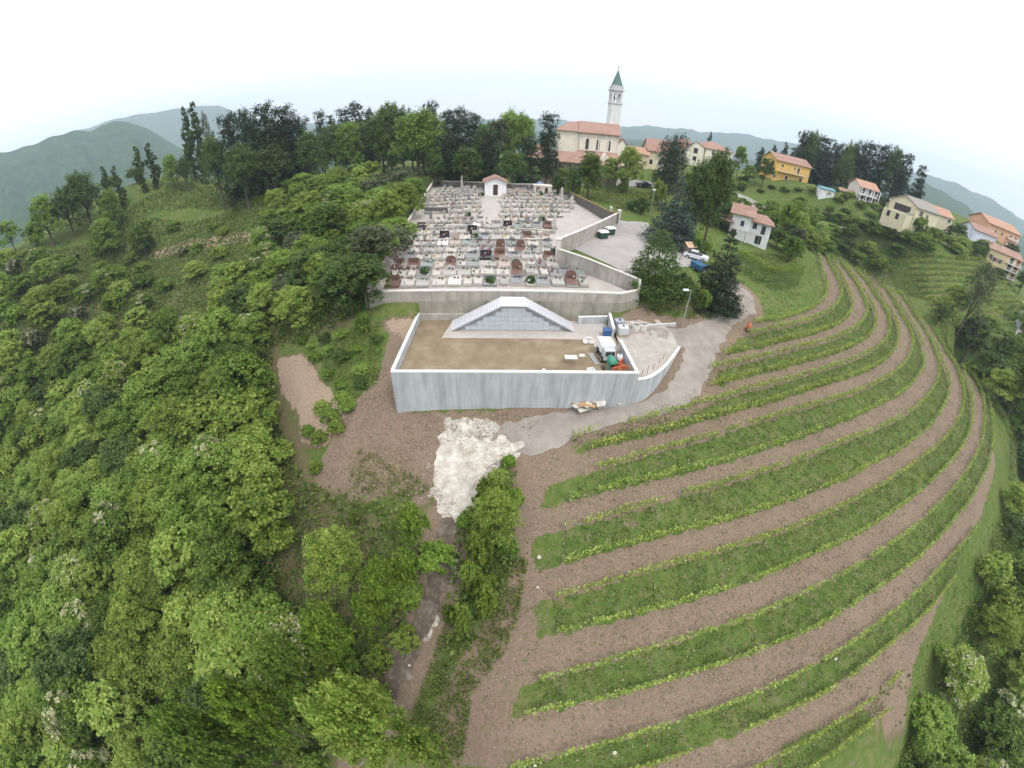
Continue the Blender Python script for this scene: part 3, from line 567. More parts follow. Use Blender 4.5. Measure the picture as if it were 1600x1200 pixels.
# ---------------------------------------------------------------- chapel
def gable(b, w, d, z0, ze, zr, axis='x'):      # walls as a solid with gables; axis = ridge direction
    if axis == 'x': b.add([(-w/2,-d/2,z0),(w/2,-d/2,z0),(w/2,d/2,z0),(-w/2,d/2,z0),(-w/2,-d/2,ze),(w/2,-d/2,ze),(w/2,d/2,ze),(-w/2,d/2,ze),(-w/2,0,zr),(w/2,0,zr)], [(0,3,2,1),(0,1,5,4),(2,3,7,6),(1,2,6,9,5),(3,0,4,8,7),(4,5,9,8),(6,7,8,9)])
    else: b.add([(-w/2,-d/2,z0),(w/2,-d/2,z0),(w/2,d/2,z0),(-w/2,d/2,z0),(-w/2,-d/2,ze),(w/2,-d/2,ze),(w/2,d/2,ze),(-w/2,d/2,ze),(0,-d/2,zr),(0,d/2,zr)], [(0,3,2,1),(1,2,6,5),(3,0,4,7),(0,1,5,8,4),(2,3,7,9,6),(5,6,9,8),(7,4,8,9)])
def gable_roof(b, w, d, ze, zr, o=.4, th=.16, axis='x', hip=0):
    sx, sy = (w / 2 + o, d / 2 + o)
    k = (zr - ze) / ((d if axis == 'x' else w) / 2); zl = ze - o * k
    if hip:
        h = hip
        top = [(-sx, -sy, zl), (sx, -sy, zl), (sx, sy, zl), (-sx, sy, zl), (-w / 2 + h, 0, zr), (w / 2 - h, 0, zr)] if axis == 'x' else [(-sx, -sy, zl), (sx, -sy, zl), (sx, sy, zl), (-sx, sy, zl), (0, -d / 2 + h, zr), (0, d / 2 - h, zr)]
        top = [(x, y, z + th) for x, y, z in top]; bot = [(x, y, zl) for x, y, z in top[:4]]
        f = [(0, 1, 5, 4), (1, 2, 5), (2, 3, 4, 5), (3, 0, 4)] if axis == 'x' else [(1, 2, 5, 4), (0, 1, 4), (3, 0, 4, 5), (2, 3, 5)]
        b.add(top + bot, f + [(6, 9, 8, 7), (0, 6, 7, 1), (1, 7, 8, 2), (2, 8, 9, 3), (3, 9, 6, 0)]); return
    for s in (-1, 1):
        if axis == 'x': q = [(-sx, s * sy, zl), (sx, s * sy, zl), (sx, 0, zr), (-sx, 0, zr)]
        else: q = [(s * sx, -sy, zl), (s * sx, sy, zl), (0, sy, zr), (0, -sy, zr)]
        b.hexa([(x, y, z + .003) for x, y, z in q], [(x, y, z + th) for x, y, z in q])
def tilemat(name, c0, c1, c2):
    if name in MAT: return MAT[name]
    m = bpy.data.materials.new(name); t, p = nodes(m); p.inputs['Roughness'].default_value = .9; p.inputs['Specular IOR Level'].default_value = .15
    n = noisef(t, 3.2, 6, .8); n2 = noisef(t, .5, 4, .6); tcn = N(t, 'ShaderNodeTexCoord'); wv = N(t, 'ShaderNodeTexWave', bands_direction='X'); wv.inputs['Scale'].default_value = 1.3; wv.inputs['Distortion'].default_value = .6; t.links.new(tcn.outputs['Object'], wv.inputs['Vector'])
    c = mixc(t, .45, ramp(t, n, [(.3, c0), (.5, c1), (.72, c2)]), ramp(t, n2, [(.3, c0), (.7, c2)])); c = mixc(t, .14, c, ramp(t, wv.outputs['Fac'], [(.2, tuple(v * .5 for v in c0)), (.6, c2)]))
    t.links.new(c, p.inputs['Base Color']); bump(t, p, wv.outputs['Fac'], .4, .04); MAT[name] = m; return m
TILE = tilemat('orange_tile', (.24, .14, .11), (.30, .185, .15), (.37, .255, .215)); TILEB = tilemat('brown_tile', (.19, .115, .09), (.29, .185, .145), (.40, .28, .22)); TILEG = tilemat('grey_tile', (.17, .16, .15), (.25, .235, .22), (.33, .31, .29)); TILEO = tilemat('bright_orange_tile', (.33, .185, .13), (.39, .235, .165), (.45, .30, .225))
def stucco(name, c): return plain(name, c, .9, .10, .7, bmp=.1)
WHITE = stucco('white_stucco', (.72, .73, .74)); GLASS = plain('dark_glass', (.035, .038, .045), .15, .3, 1, spec=.6); WOODD = plain('dark_wood', (.07, .04, .035), .7, .2)
def window(parent, x, z, w, h, y, mat=GLASS, frame=WHITE, arch=False, side='front', shut=None, name='window'):
    """a framed opening standing proud of a wall; side: front (-y), left (-x), right (+x)"""
    def tr(u, v, q):      # u across, v up, q out of the wall
        if side == 'front': return (x + u, y - q, z + v)
        if side == 'left': return (y - q, x - u, z + v)
        return (y + q, x + u, z + v)
    fr = MB(); t = .09; A = arch
    if A:
        n = 8; outl = [(-w/2 - t, 0), (w/2 + t, 0)] + [((w/2 + t) * math.cos(math.pi * k / n), h - w / 2 + (w / 2 + t) * math.sin(math.pi * k / n)) for k in range(n + 1)]
        inl = [(-w/2, t * .2), (w/2, t * .2)] + [((w/2) * math.cos(math.pi * k / n), h - w / 2 + (w / 2) * math.sin(math.pi * k / n)) for k in range(n + 1)]
    else:
        outl = [(-w/2 - t, -t), (w/2 + t, -t), (w/2 + t, h + t), (-w/2 - t, h + t)]; inl = [(-w/2, 0), (w/2, 0), (w/2, h), (-w/2, h)]
    n = len(outl); vs = [tr(u, v, .06) for u, v in outl] + [tr(u, v, .06) for u, v in inl] + [tr(u, v, -.02) for u, v in outl] + [tr(u, v, .0) for u, v in inl]
    fr.add(vs, [(i, (i + 1) % n, n + (i + 1) % n, n + i) for i in range(n)] + [(i, 2 * n + i, 2 * n + (i + 1) % n, (i + 1) % n) for i in range(n)] + [(n + i, n + (i + 1) % n, 3 * n + (i + 1) % n, 3 * n + i) for i in range(n)])
    f = fr.build(name, frame, parent)
    pm = MB(); pm.add([tr(u, v, .012) for u, v in inl] + [tr(u, v, -.03) for u, v in inl], [tuple(range(n))] + [(i, i + n, (i + 1) % n + n, (i + 1) % n) for i in range(n)]); pm.build('pane', mat, f)
    if shut:
        for s in (-1, 1):
            sm = MB(); u0 = s * (w / 2 + t + .02); u1 = u0 + s * w * .5
            sm.add([tr(u0, 0, .02), tr(u1, 0, .02), tr(u1, h, .02), tr(u0, h, .02), tr(u0, 0, .07), tr(u1, 0, .07), tr(u1, h, .07), tr(u0, h, .07)], [(0,3,2,1),(4,5,6,7),(0,1,5,4),(1,2,6,5),(2,3,7,6),(3,0,4,7)]); sm.build('shutter', shut, f)
    return f
def chimney(parent, x, y, z, h=1.0, w=.35, mat=None):
    b = MB(); b.box(x - w, y - w, z, x + w, y + w, z + h); c = b.build('chimney', mat or WHITE, parent); b = MB(); b.box(x - w - .08, y - w - .08, z + h + .003, x + w + .08, y + w + .08, z + h + .12); b.build('chimney_cap', TILE, c)
p0 = at(756, 304, 19.2); p1 = at(789, 304, 19.2); ch = thing('chapel', 'small white cemetery chapel with red tiled roof and brown door', 'chapel', ((p0.x + p1.x) / 2, p0.y + 2.6, 19.15), math.atan2(p1.y - p0.y, p1.x - p0.x) * .5)
w = (p1 - p0).length; e = rise(p0, 283.5); b = MB(); gable(b, w, 5, -.6, e, e + .95, 'y'); b.build('wall', WHITE, ch)
b = MB(); gable_roof(b, w, 5, e, e + .95, .45, .14, 'y'); b.build('roof', TILE, ch)
d_ = MB(); d_.box(-.5, -2.56, 0, .5, -2.503, 2.25); dd = d_.build('door', WOODD, ch); d_ = MB(); d_.box(.32, -2.60, 1.0, .38, -2.56, 1.15); d_.build('handle', plain('brass', (.4, .3, .12), .4), dd)
# ---------------------------------------------------------------- graves
def stone(name, c, rough=.35, var=.25): return plain('stone_' + name, c, rough, var, 6, spec=.4)
ST = {'pale marble': stone('pale', (.42, .395, .36)), 'light grey granite': stone('lg', (.33, .32, .30)), 'mid grey granite': stone('mg', (.19, .20, .21)), 'black granite': stone('bk', (.025, .025, .03), .2),
      'brown red granite': stone('br', (.15, .09, .072)), 'pinkish stone': stone('pk', (.38, .32, .29)), 'green grey granite': stone('gg', (.19, .225, .215)), 'white marble': stone('wm', (.62, .61, .59)), 'beige stone': stone('be', (.42, .36, .29)), 'orange stone': stone('or', (.42, .27, .17)), 'weathered stone': stone('ws', (.30, .29, .26), .8, .4)}
FLM = [plain('flower_' + n, c, .8, .4, 12) for n, c in (('red', (.26, .05, .05)), ('white', (.75, .72, .70)), ('yellow', (.55, .42, .05)), ('pink', (.5, .2, .25)), ('orange', (.42, .2, .1)))]
PLM = plain('pot_plant', (.05, .10, .03), .9, .5, 14); BRZ = plain('bronze', (.05, .04, .03), .5, .3)
def blob(b, x, y, z, r, n, seed):
    rr = random.Random(seed)
    for _ in range(n):
        a = rr.random() * 6.28; q = r * rr.random() ** .5; s = r * .42; c = Vector((x + q * math.cos(a), y + q * math.sin(a), z + rr.random() * r * 1.1)); d1 = Vector((rr.gauss(0, 1), rr.gauss(0, 1), rr.gauss(0, .6))).normalized() * s; d2 = d1.cross(Vector((rr.gauss(0, 1), rr.gauss(0, 1), rr.gauss(0, 1)))).normalized() * s
        b.add([c - d1, c - d2, c + d1, c + d2], [(0, 1, 2, 3)])
def make_grave(kind, w, mat, seed):
    rr = random.Random(seed); r = thing('grave', 'grave', 'grave')
    m = ST[mat]; m2 = ST[rr.choice(['pale marble', 'light grey granite', 'mid grey granite', 'pinkish stone'])]
    L = 2.05; b = MB()
    for (x0, y0, x1, y1) in ((-w / 2, -L / 2, w / 2, -L / 2 + .14), (-w / 2, L / 2 - .14, w / 2, L / 2), (-w / 2, -L / 2 + .142, -w / 2 + .14, L / 2 - .142), (w / 2 - .14, -L / 2 + .142, w / 2, L / 2 - .142)): b.box(x0, y0, 0, x1, y1, .24)
    b.build('kerb', m2 if kind != 'slab' else m, r)
    b = MB()
    if kind == 'garden': b.box(-w / 2 + .14, -L / 2 + .14, 0, w / 2 - .14, L / 2 - .14, .15); b.build('gravel_bed', plain('grave_gravel', (.40, .38, .35), .95, .5, 20), r); b = MB(); blob(b, 0, .1, .15, .5, 70, seed); blob(b, .2, -.5, .15, .3, 30, seed + 1); b.build('planting', PLM, r)
    else:
        x = w / 2 - .05; b.add([(-x, -L / 2 + .05, .243), (x, -L / 2 + .05, .243), (x, L / 2 - .1, .243), (-x, L / 2 - .1, .243), (-x, -L / 2 + .05, .32), (x, -L / 2 + .05, .32), (x, L / 2 - .1, .42), (-x, L / 2 - .1, .42)], [(0,3,2,1),(4,5,6,7),(0,1,5,4),(1,2,6,5),(2,3,7,6),(3,0,4,7)]); b.build('slab', m, r)
    hh = rr.uniform(.75, 1.1); y = L / 2 - .16; b = MB(); hw = w / 2 * rr.uniform(.72, .98)
    if kind == 'arch':
        n = 8; pr = [(-hw, .24), (hw, .24)] + [(hw * math.cos(math.pi * k / n), hh - .25 + hw * .75 * math.sin(math.pi * k / n)) for k in range(n + 1)]
    elif kind == 'peak': pr = [(-hw, .24), (hw, .24), (hw, hh * .75), (0, hh * 1.15), (-hw, hh * .75)]
    elif kind == 'wave': pr = [(-hw, .24), (hw, .24), (hw, hh), (hw * .3, hh * .85), (-hw * .4, hh * .7), (-hw, hh * .55)]
    elif kind == 'cross': pr = [(-hw * .6, .24), (hw * .6, .24), (hw * .5, .55), (-hw * .5, .55)]
    elif kind == 'stele': pr = [(-hw * .55, .24), (hw * .55, .24), (hw * .5, hh * 1.45), (0, hh * 1.62), (-hw * .5, hh * 1.45)]
    else: pr = [(-hw, .24), (hw, .24), (hw, hh), (-hw, hh)]
    n = len(pr); b.add([(x, y - .07, z) for x, z in pr] + [(x, y + .07, z) for x, z in pr], [tuple(range(n)), tuple(range(n, 2 * n))[::-1]] + [(i, i + n, (i + 1) % n + n, (i + 1) % n) for i in range(n)]); hs = b.build('headstone', m if kind in ('slab', 'arch', 'wave') else m2, r)
    if kind == 'cross': b = MB(); b.box(-.06, y - .05, .553, .06, y + .05, 1.45); b.box(-.28, y - .048, 1.08, -.06, y + .048, 1.2); b.box(.06, y - .048, 1.08, .28, y + .048, 1.2); b.build('cross', m if mat != 'black granite' else BRZ, r)
    b = MB(); b.tube([(hw * .5, y - .28, .3), (hw * .5, y - .28, .42), (hw * .5, y - .28, .6)], [.06, .09, .07], 8); v = b.build('vase', BRZ, r)
    if rr.random() < .55: b = MB(); blob(b, hw * .5, y - .28, .58, .12, 20, seed + 3); b.build('flowers', rr.choice(FLM + [PLM, PLM]), v)
    if rr.random() < .35: b = MB(); blob(b, -hw * .4, -.3, .40, .17, 30, seed + 5); b.build('flower_bowl', rr.choice(FLM + [PLM, PLM, PLM]), r)
    b = MB(); b.box(-hw * .3, y - .085, .42, hw * .1, y - .0705, .6); b.build('name_plate', BRZ if mat != 'black granite' else ST['pale marble'], hs)
    return r
KINDS_ = ['slab', 'arch', 'peak', 'wave', 'cross', 'garden', 'stele', 'slab']; protos = []
combos = [('slab', 1.75, 'brown red granite'), ('slab', 1.7, 'light grey granite'), ('slab', 1.7, 'pale marble'), ('wave', 1.7, 'mid grey granite'), ('slab', 1.75, 'black granite'), ('peak', 1.7, 'green grey granite'), ('arch', 1.15, 'pale marble'), ('cross', 1.05, 'pale marble'),
          ('garden', 1.7, 'beige stone'), ('wave', 1.7, 'white marble'), ('slab', 1.7, 'pinkish stone'), ('arch', 1.6, 'brown red granite'), ('stele', 1.05, 'weathered stone'), ('stele', 1.0, 'pale marble'), ('cross', 1.0, 'weathered stone'), ('garden', 1.1, 'light grey granite'),
          ('peak', 1.7, 'light grey granite'), ('slab', 1.7, 'orange stone'), ('slab', 1.05, 'light grey granite'), ('wave', 1.65, 'green grey granite'), ('slab', 1.05, 'pale marble'), ('peak', 1.0, 'mid grey granite')]
for i, (k, w, m) in enumerate(combos): protos.append((make_grave(k, w, m, 40 + i), k, w, m))
STW = {'slab': 'grave with upright headstone', 'arch': 'grave with round-topped headstone', 'peak': 'grave with pointed headstone', 'wave': 'grave with slanted headstone', 'cross': 'grave with a stone cross', 'garden': 'planted grave', 'stele': 'grave with tall slim headstone'}
used = set(); ROWPX = [(445, 603, 915), (430, 609, 912), (417, 612, 878), (404.5, 618, 876), (393.5, 630, 874), (383, 634, 868), (373.5, 641, 856), (364, 645, 852), (355.5, 650, 862), (347, 668, 870), (339, 700, 880), (331.5, 664, 888), (325, 666, 896), (319, 668, 900), (313.5, 670, 892), (308.5, 676, 884), (304, 680, 872), (300, 684, 866)]
FIRSTROW = [0, 2, 1, 2, 9, 20, 20, 8, 14, 3, 15, 3, 1, 11, 18]
gi = 0; rg = random.Random(11)
for ri, (py, xl, xr) in enumerate(ROWPX):
    A0 = at(xl, py, zc((0, 46 + ri * 3))); A1 = at(xr, py, zc((0, 46 + ri * 3)))
    dirv = (A1 - A0); dirv.z = 0; Lr = dirv.length; dirv.normalize(); x = 0; n = 0
    while x < Lr - .8:
        if ri == 0 and n < len(FIRSTROW): pi = FIRSTROW[n]
        else: pi = rg.choice([0, 0, 11, 14, 1, 1, 2, 3, 3, 4, 5, 6, 6, 7, 7, 8, 9, 10, 11, 12, 13, 13, 14, 15, 16, 16, 18, 18, 19, 20, 20, 21, 21, 2, 1, 3, 16, 4, 0]) if ri < 9 else rg.choice([1, 2, 6, 7, 7, 12, 12, 13, 13, 14, 15, 18, 20, 21, 10, 16, 6, 18, 20, 14])
        pr, k, w, m = protos[pi]; cx = A0 + dirv * (x + w / 2); px, _ = proj((cx.x, cx.y, zc(cx)))
        aisle = (752 < px < 785 and ri >= 9) or (ri == 2 and n == 7)
        if aisle: x += .9; n += 1; continue
        cx.y += rg.uniform(-.1, .1); o = pr if pi not in used else copy_tree(pr); used.add(pi)
        o.location = (cx.x, cx.y, zc(cx) + .004); o.rotation_euler[2] = math.atan2(dirv.y, dirv.x) + rg.uniform(-.03, .03); s = rg.uniform(.92, 1.0); o.scale = (s, s, rg.uniform(.85, 1.25) if ri < 9 else rg.uniform(.9, 1.5))
        o['group'] = 'graves in rows on the walled terrace'; o['_r'] = ri; o['_m'] = m; o['_k'] = k
        x += w + rg.uniform(.06, .28) + (.9 if rg.random() < .05 else 0); n += 1; gi += 1
grs = [o for o in S.objects if o.get('_r') is not None]
for ri in range(len(ROWPX)):
    L = sorted([o for o in grs if o['_r'] == ri], key=lambda o: proj(o.location)[0])
    for j, o in enumerate(L):
        side = f'{ORD[j + 1]} from the left' if j < len(L) / 2 else (f'{ORD[len(L) - j]} from the right' if j < len(L) - 1 else 'at the right end')
        row = 'in the front row' if ri == 0 else f'in the {ORD[ri + 1]} row back'
        o['label'] = f"{o['_m']} {STW[o['_k']]} {side} {row}"
for o in grs:
    for q in ('_r', '_m', '_k'): del o[q]
for i, (pr, *_x) in enumerate(protos):
    if i not in used:
        for c in list(pr.children_recursive) + [pr]: bpy.data.objects.remove(c)
print('graves', gi)
# taller monuments and boxes at the back
for px, py, h, lab in ((722, 299, 3.2, 'tall pale obelisk monument left of the white chapel'), (877, 315, 3.2, 'slanted white stone monument near the right wall'), (893, 322, 2.6, 'slim white stone monument nearest the lawn wall'), (669, 318, 2.6, 'pale stone monument against the left wall'), (867, 344, 2.4, 'weathered stone pillar monument in the right of the graves')):
    p = at(px, py, 19.0); r = thing('monument', lab, 'monument', (p.x, p.y, zc(p)), group='tall monuments among the graves'); b = MB(); b.box(-.45, -.45, 0, .45, .45, .6); b.build('plinth', ST['light grey granite'], r)
    b = MB(); b.hexa([(-.28, -.25, .603), (.28, -.25, .603), (.28, .25, .603), (-.28, .25, .603)], [(-.17, -.15, h), (.17, -.15, h), (.17, .15, h), (-.17, .15, h)]); b.add([(-.17, -.15, h), (.17, -.15, h), (.17, .15, h), (-.17, .15, h), (0, 0, h + .3)], [(0, 1, 4), (1, 2, 4), (2, 3, 4), (3, 0, 4)]); b.build('shaft', ST['pale marble'], r)
for px, py, w in ((840, 302, 2.0), (853, 303, 2.3)):
    p = at(px, py, 19.3); r = thing('family_tomb', 'pale box-shaped family tomb at the back right, ' + ('left one of the pair' if px == 840 else 'right one of the pair'), 'tomb', (p.x, p.y, zc(p))); b = MB(); b.box(-w / 2, -1, 0, w / 2, 1, 2.0); b.build('body', stucco('tomb_plaster', (.55, .48, .42)), r); b = MB(); b.box(-w / 2 - .1, -1.1, 2.003, w / 2 + .1, 1.1, 2.15); b.build('roof_slab', CAPO, r); b = MB(); b.box(-.35, -1.03, .1, .35, -1.003, 1.7); b.build('door', BRZ, r)
# ---------------------------------------------------------------- buildings
def place_house(name, label, cat, L, Rr, group=None):
    """L, Rr: (px, py, dist) of the two ground corners of the facade turned to the camera"""
    a, b = atd(*L), atd(*Rr); z = min(a.z, b.z); c = (a + b) / 2; w = math.hypot(b.x - a.x, b.y - a.y); rz = math.atan2(b.y - a.y, b.x - a.x)
    r = thing(name, label, cat, (c.x, c.y, z), rz, group); return r, w, a, b
def shift(r, d):      # move the origin from the facade to the middle of the plan
    r.location = r.location + Vector((-math.sin(r.rotation_euler.z), math.cos(r.rotation_euler.z), 0)) * d / 2
YEL = stucco('yellow_stucco', (.62, .40, .12)); CRM = stucco('cream_stucco', (.60, .55, .40)); PNK = stucco('pink_stucco', (.62, .36, .24)); LYEL = stucco('light_yellow_stucco', (.62, .52, .30)); BWHT = stucco('bluish_white_stucco', (.60, .66, .76)); CHW = stucco('church_plaster', (.72, .68, .58)); STN = plain('rough_stone', (.27, .23, .19), .95, .35, 2.5); SHG = plain('grey_shutter', (.33, .36, .38), .7); SHB = plain('brown_shutter', (.22, .09, .06), .7); MET = plain('grey_metal', (.4, .41, .42), .45, .1, 1, .5)
# church
D0 = 128.
ch_, w, a, b_ = place_house('church', 'large pale church nave with red tiled roofs and three arched windows', 'church', (900, 292, D0), (957, 292, D0 + 1)); d = 13.; shift(ch_, d)
e = rise(a, 205.5); b = MB(); gable(b, w, d, -2, e, e + 2.9); b.build('wall', CHW, ch_); b = MB(); gable_roof(b, w, d, e, e + 2.9, .7, .22); b.build('roof', TILE, ch_)
b = MB(); b.add([(-w/2 - 7.2, -d/2 + 2.6, -2), (-w/2 - 6, -d/2 + .5, -2), (-w/2 - .003, -d/2 + .35, -2), (-w/2 - .003, d/2 - .3, -2), (-w/2 - 7.2, d/2 - 1, -2)] + [(-w/2 - 7.2, -d/2 + 2.6, e - .05), (-w/2 - 6, -d/2 + .5, e - .05), (-w/2 - .003, -d/2 + .35, e - .05), (-w/2 - .003, d/2 - .3, e - .05), (-w/2 - 7.2, d/2 - 1, e - .05)], [(0, 1, 6, 5), (1, 2, 7, 6), (2, 3, 8, 7), (3, 4, 9, 8), (4, 0, 5, 9), (5, 6, 7, 8, 9), (4, 3, 2, 1, 0)]); cz = b.build('chancel_wall', CHW, ch_)
b = MB(); q = [(-w/2 - 7.8, -d/2 + 2.3, e - .04), (-w/2 - 6.3, -d/2 - .1, e - .04), (-w/2 - .75, -d/2 - .3, e - .04), (-w/2 - .75, d/2 + .2, e - .04), (-w/2 - 7.8, d/2 - .5, e - .04), (-w/2 - 3.2, 0, e + 2.7), (-w/2 - .75, 0, e + 2.9)]; b.add(q, [(0, 1, 5), (1, 2, 6, 5), (2, 3, 6), (3, 4, 5, 6), (4, 0, 5), (4, 3, 2, 1, 0)]); b.build('chancel_roof', TILE, ch_)
for px in (911.2, 927.6, 943.9):
    q = (px - 900) / 57 * w - w / 2; window(ch_, q, e - 4.9, 1.0, 3.1, -d / 2, arch=True, mat=plain('brown_glass', (.06, .04, .035), .4))
window(ch_, 0, e - 7.3, .5, 3.4, -w / 2 - 7.2, mat=plain('brown_glass', ()), side='left')
for k in range(5): x = -w / 2 + .02 + k * (w - .04) / 4; bb_ = MB(); bb_.box(x - .18, -d / 2 - .12, -2, x + .18, -d / 2 - .003, e - .3); bb_.build('pilaster', stucco('pilaster', (.66, .64, .60)), ch_)
# side aisle with its own roof
b = MB(); b.box(-w/2 - .5, -d/2 - 5, -2, w/2 + .3, -d/2 - .125, e - 8.3); b.build('aisle_wall', CHW, ch_)
b = MB(); b.hexa([(-w/2 - 4.5, -d/2 - 5.4, e - 8.5), (w/2 + .6, -d/2 - 5.4, e - 8.5), (w/2 + .3, -d/2 - .13, e - 5.4), (-w/2 - .2, -d/2 - .13, e - 5.4)], [(-w/2 - 4.5, -d/2 - 5.4, e - 8.3), (w/2 + .6, -d/2 - 5.4, e - 8.3), (w/2 + .3, -d/2 - .13, e - 5.2), (-w/2 - .2, -d/2 - .13, e - 5.2)]); b.build('aisle_roof', TILE, ch_)
# low hall in front with gabled dormer
po, w2, a2, b2 = place_house('parish_hall', 'long low parish hall with brownish roof and a small white gable below the church', 'hall', (864, 290, 116), (962, 293, 117)); d2 = 7.; shift(po, d2)
e2 = rise(a2, 249.5); b = MB(); gable(b, w2, d2, -2, e2, e2 + 2.1); b.build('wall', STN, po); b = MB(); gable_roof(b, w2, d2, e2, e2 + 2.1, .8, .2); b.build('roof', TILEB, po)
g = MB(); g.add([(3.1, -2.6, e2 + .6), (6.5, -2.6, e2 + .6), (4.8, -2.6, e2 + 2.9), (3.1, 1, e2 + .6), (6.5, 1, e2 + .6), (4.8, 1, e2 + 2.9)], [(0, 1, 2), (5, 4, 3), (0, 2, 5, 3), (1, 4, 5, 2), (0, 3, 4, 1)]); dm = g.build('dormer', CHW, po)
for k in range(9): x = -w2 / 2 + 1 + k * (w2 - 2) / 8; b = MB(); b.box(x - .2, -d2 / 2 - .5, -2, x + .2, -d2 / 2 - .1, e2 - .45); b.build('pillar', STN, po)
st, w3, a3, b3 = place_house('stone_outbuilding', 'rough stone outbuilding with reddish roof behind the dark pine', 'building', (846, 282, 112), (862, 283, 112)); shift(st, 4); e3 = rise(a3, 249); b = MB(); gable(b, w3, 4, -2, e3, e3 + 1.1); b.build('wall', STN, st); b = MB(); gable_roof(b, w3, 4, e3, e3 + 1.1, .4, .2); b.build('roof', TILE, st); window(st, 0, .6, .9, 1.8, -2, mat=WOODD, frame=STN, name='doorway')
oo, w3, a3, b3 = place_house('house', 'tall house with orange roof half hidden behind the dark pine left of the church', 'house', (822, 280, 140), (856, 282, 140)); shift(oo, 9); e3 = rise(a3, 245); b = MB(); gable(b, w3, 9, -2, e3, e3 + 3.8); b.build('wall', CRM, oo); b = MB(); gable_roof(b, w3, 9, e3, e3 + 3.8, .5, .2); b.build('roof', TILE, oo); window(oo, 1.5, e3 - 2.6, 1, 1.6, -4.5); window(oo, -1.5, e3 - 2.6, 1, 1.6, -4.5)
gz_p = atd(843, 291, 104); gz = thing('gazebo_tent', 'small white party tent with blue pointed top behind the back wall', 'tent', (gz_p.x, gz_p.y, Hs(gz_p.x, gz_p.y)), .2); gz.scale = (.8, .8, .8); b = MB(); b.box(-1.5, -1.5, .9, 1.5, 1.5, 2.2); b.build('side_cloth', plain('white_cloth', (.75, .76, .78), .8), gz); b = MB(); b.add([(-1.6, -1.6, 2.2), (1.6, -1.6, 2.2), (1.6, 1.6, 2.2), (-1.6, 1.6, 2.2), (0, 0, 3.4)], [(0, 1, 4), (1, 2, 4), (2, 3, 4), (3, 0, 4), (3, 2, 1, 0)]); b.build('canopy', plain('blue_cloth', (.20, .25, .38), .8), gz)
for x in (-1.5, 1.5):
    for y in (-1.5, 1.5): b = MB(); b.tube([(x, y, -.2), (x, y, 1)], .04, 6); b.build('leg', MET, gz)
# bell tower
tp = atd(951, 255, 140); tz = Hs(tp.x, tp.y); tw = thing('bell_tower', 'slender white bell tower with arched belfry and green copper spire', 'tower', (tp.x, tp.y, tz - 1), .12)
tp0 = Vector((tp.x, tp.y, tz - 1)); h1 = rise(tp0, 163); h2 = rise(tp0, 140.5); h3 = rise(tp0, 133.5); h4 = rise(tp0, 108.5); hw = 1.62
TW_ = stucco('tower_plaster', (.66, .68, .68)); b = MB(); b.box(-hw, -hw, 0, hw, hw, h1); b.build('shaft', TW_, tw)
b = MB(); b.box(-hw - .2, -hw - .2, h1 + .003, hw + .2, hw + .2, h1 + .4); b.build('string_course', stucco('tower_trim', (.50, .50, .52)), tw)
bf = MB(); z0, z1, zt = h1 + .403, h1 + .403 + 2.7, h2 - .4
for sx in (-1, 1):
    for sy in (-1, 1): bf.box(min(sx * hw, sx * (hw - .5)), min(sy * hw, sy * (hw - .5)), z0, max(sx * hw, sx * (hw - .5)), max(sy * hw, sy * (hw - .5)), zt)
for ax in (0, 1):
    for s in (-1, 1):
        q0, q1 = min(s * (hw - .05), s * (hw - .55)), max(s * (hw - .05), s * (hw - .55))
        if ax == 0: bf.box(-.14, q0, z0, .14, q1, z1); bf.box(-hw + .502, q0, z1, hw - .52, q1, zt)
        else: bf.box(q0, -.14, z0, q1, .14, z1); bf.box(q0, -hw + .502, z1, q1, hw - .52, zt)
bf.build('belfry', TW_, tw)
for s in (-1, 1):
    b = MB(); n = 10; b.tube([(s * .42, 0, z0 + 1.1), (s * .42, 0, z0 + 1.3), (s * .42, 0, z0 + 1.9), (s * .42, 0, z0 + 2.3)], [.38, .32, .24, .08], 12); b.build('bell', BRZ, tw)
b = MB(); b.box(-hw - .35, -hw - .35, zt + .003, hw + .35, hw + .35, zt + .45); b.box(-hw - .05, -hw - .05, zt + .453, hw + .05, hw + .05, h3 - .1); b.build('cornice', stucco('tower_trim', ()), tw)
b = MB(); q = hw - .22; b.add([(-q, -q, h3 - .097), (q, -q, h3 - .097), (q, q, h3 - .097), (-q, q, h3 - .097), (0, 0, h4)], [(0, 1, 4), (1, 2, 4), (2, 3, 4), (3, 0, 4), (3, 2, 1, 0)]); sp_ = b.build('spire', plain('green_copper', (.10, .165, .15), .7, .25, 1), tw); b = MB(); b.tube([(0, 0, h4 - .3), (0, 0, h4 + 1.1)], .07, 6); b.box(-.35, -.05, h4 + .62, .35, .05, h4 + .72); b.build('cross', BRZ, sp_)
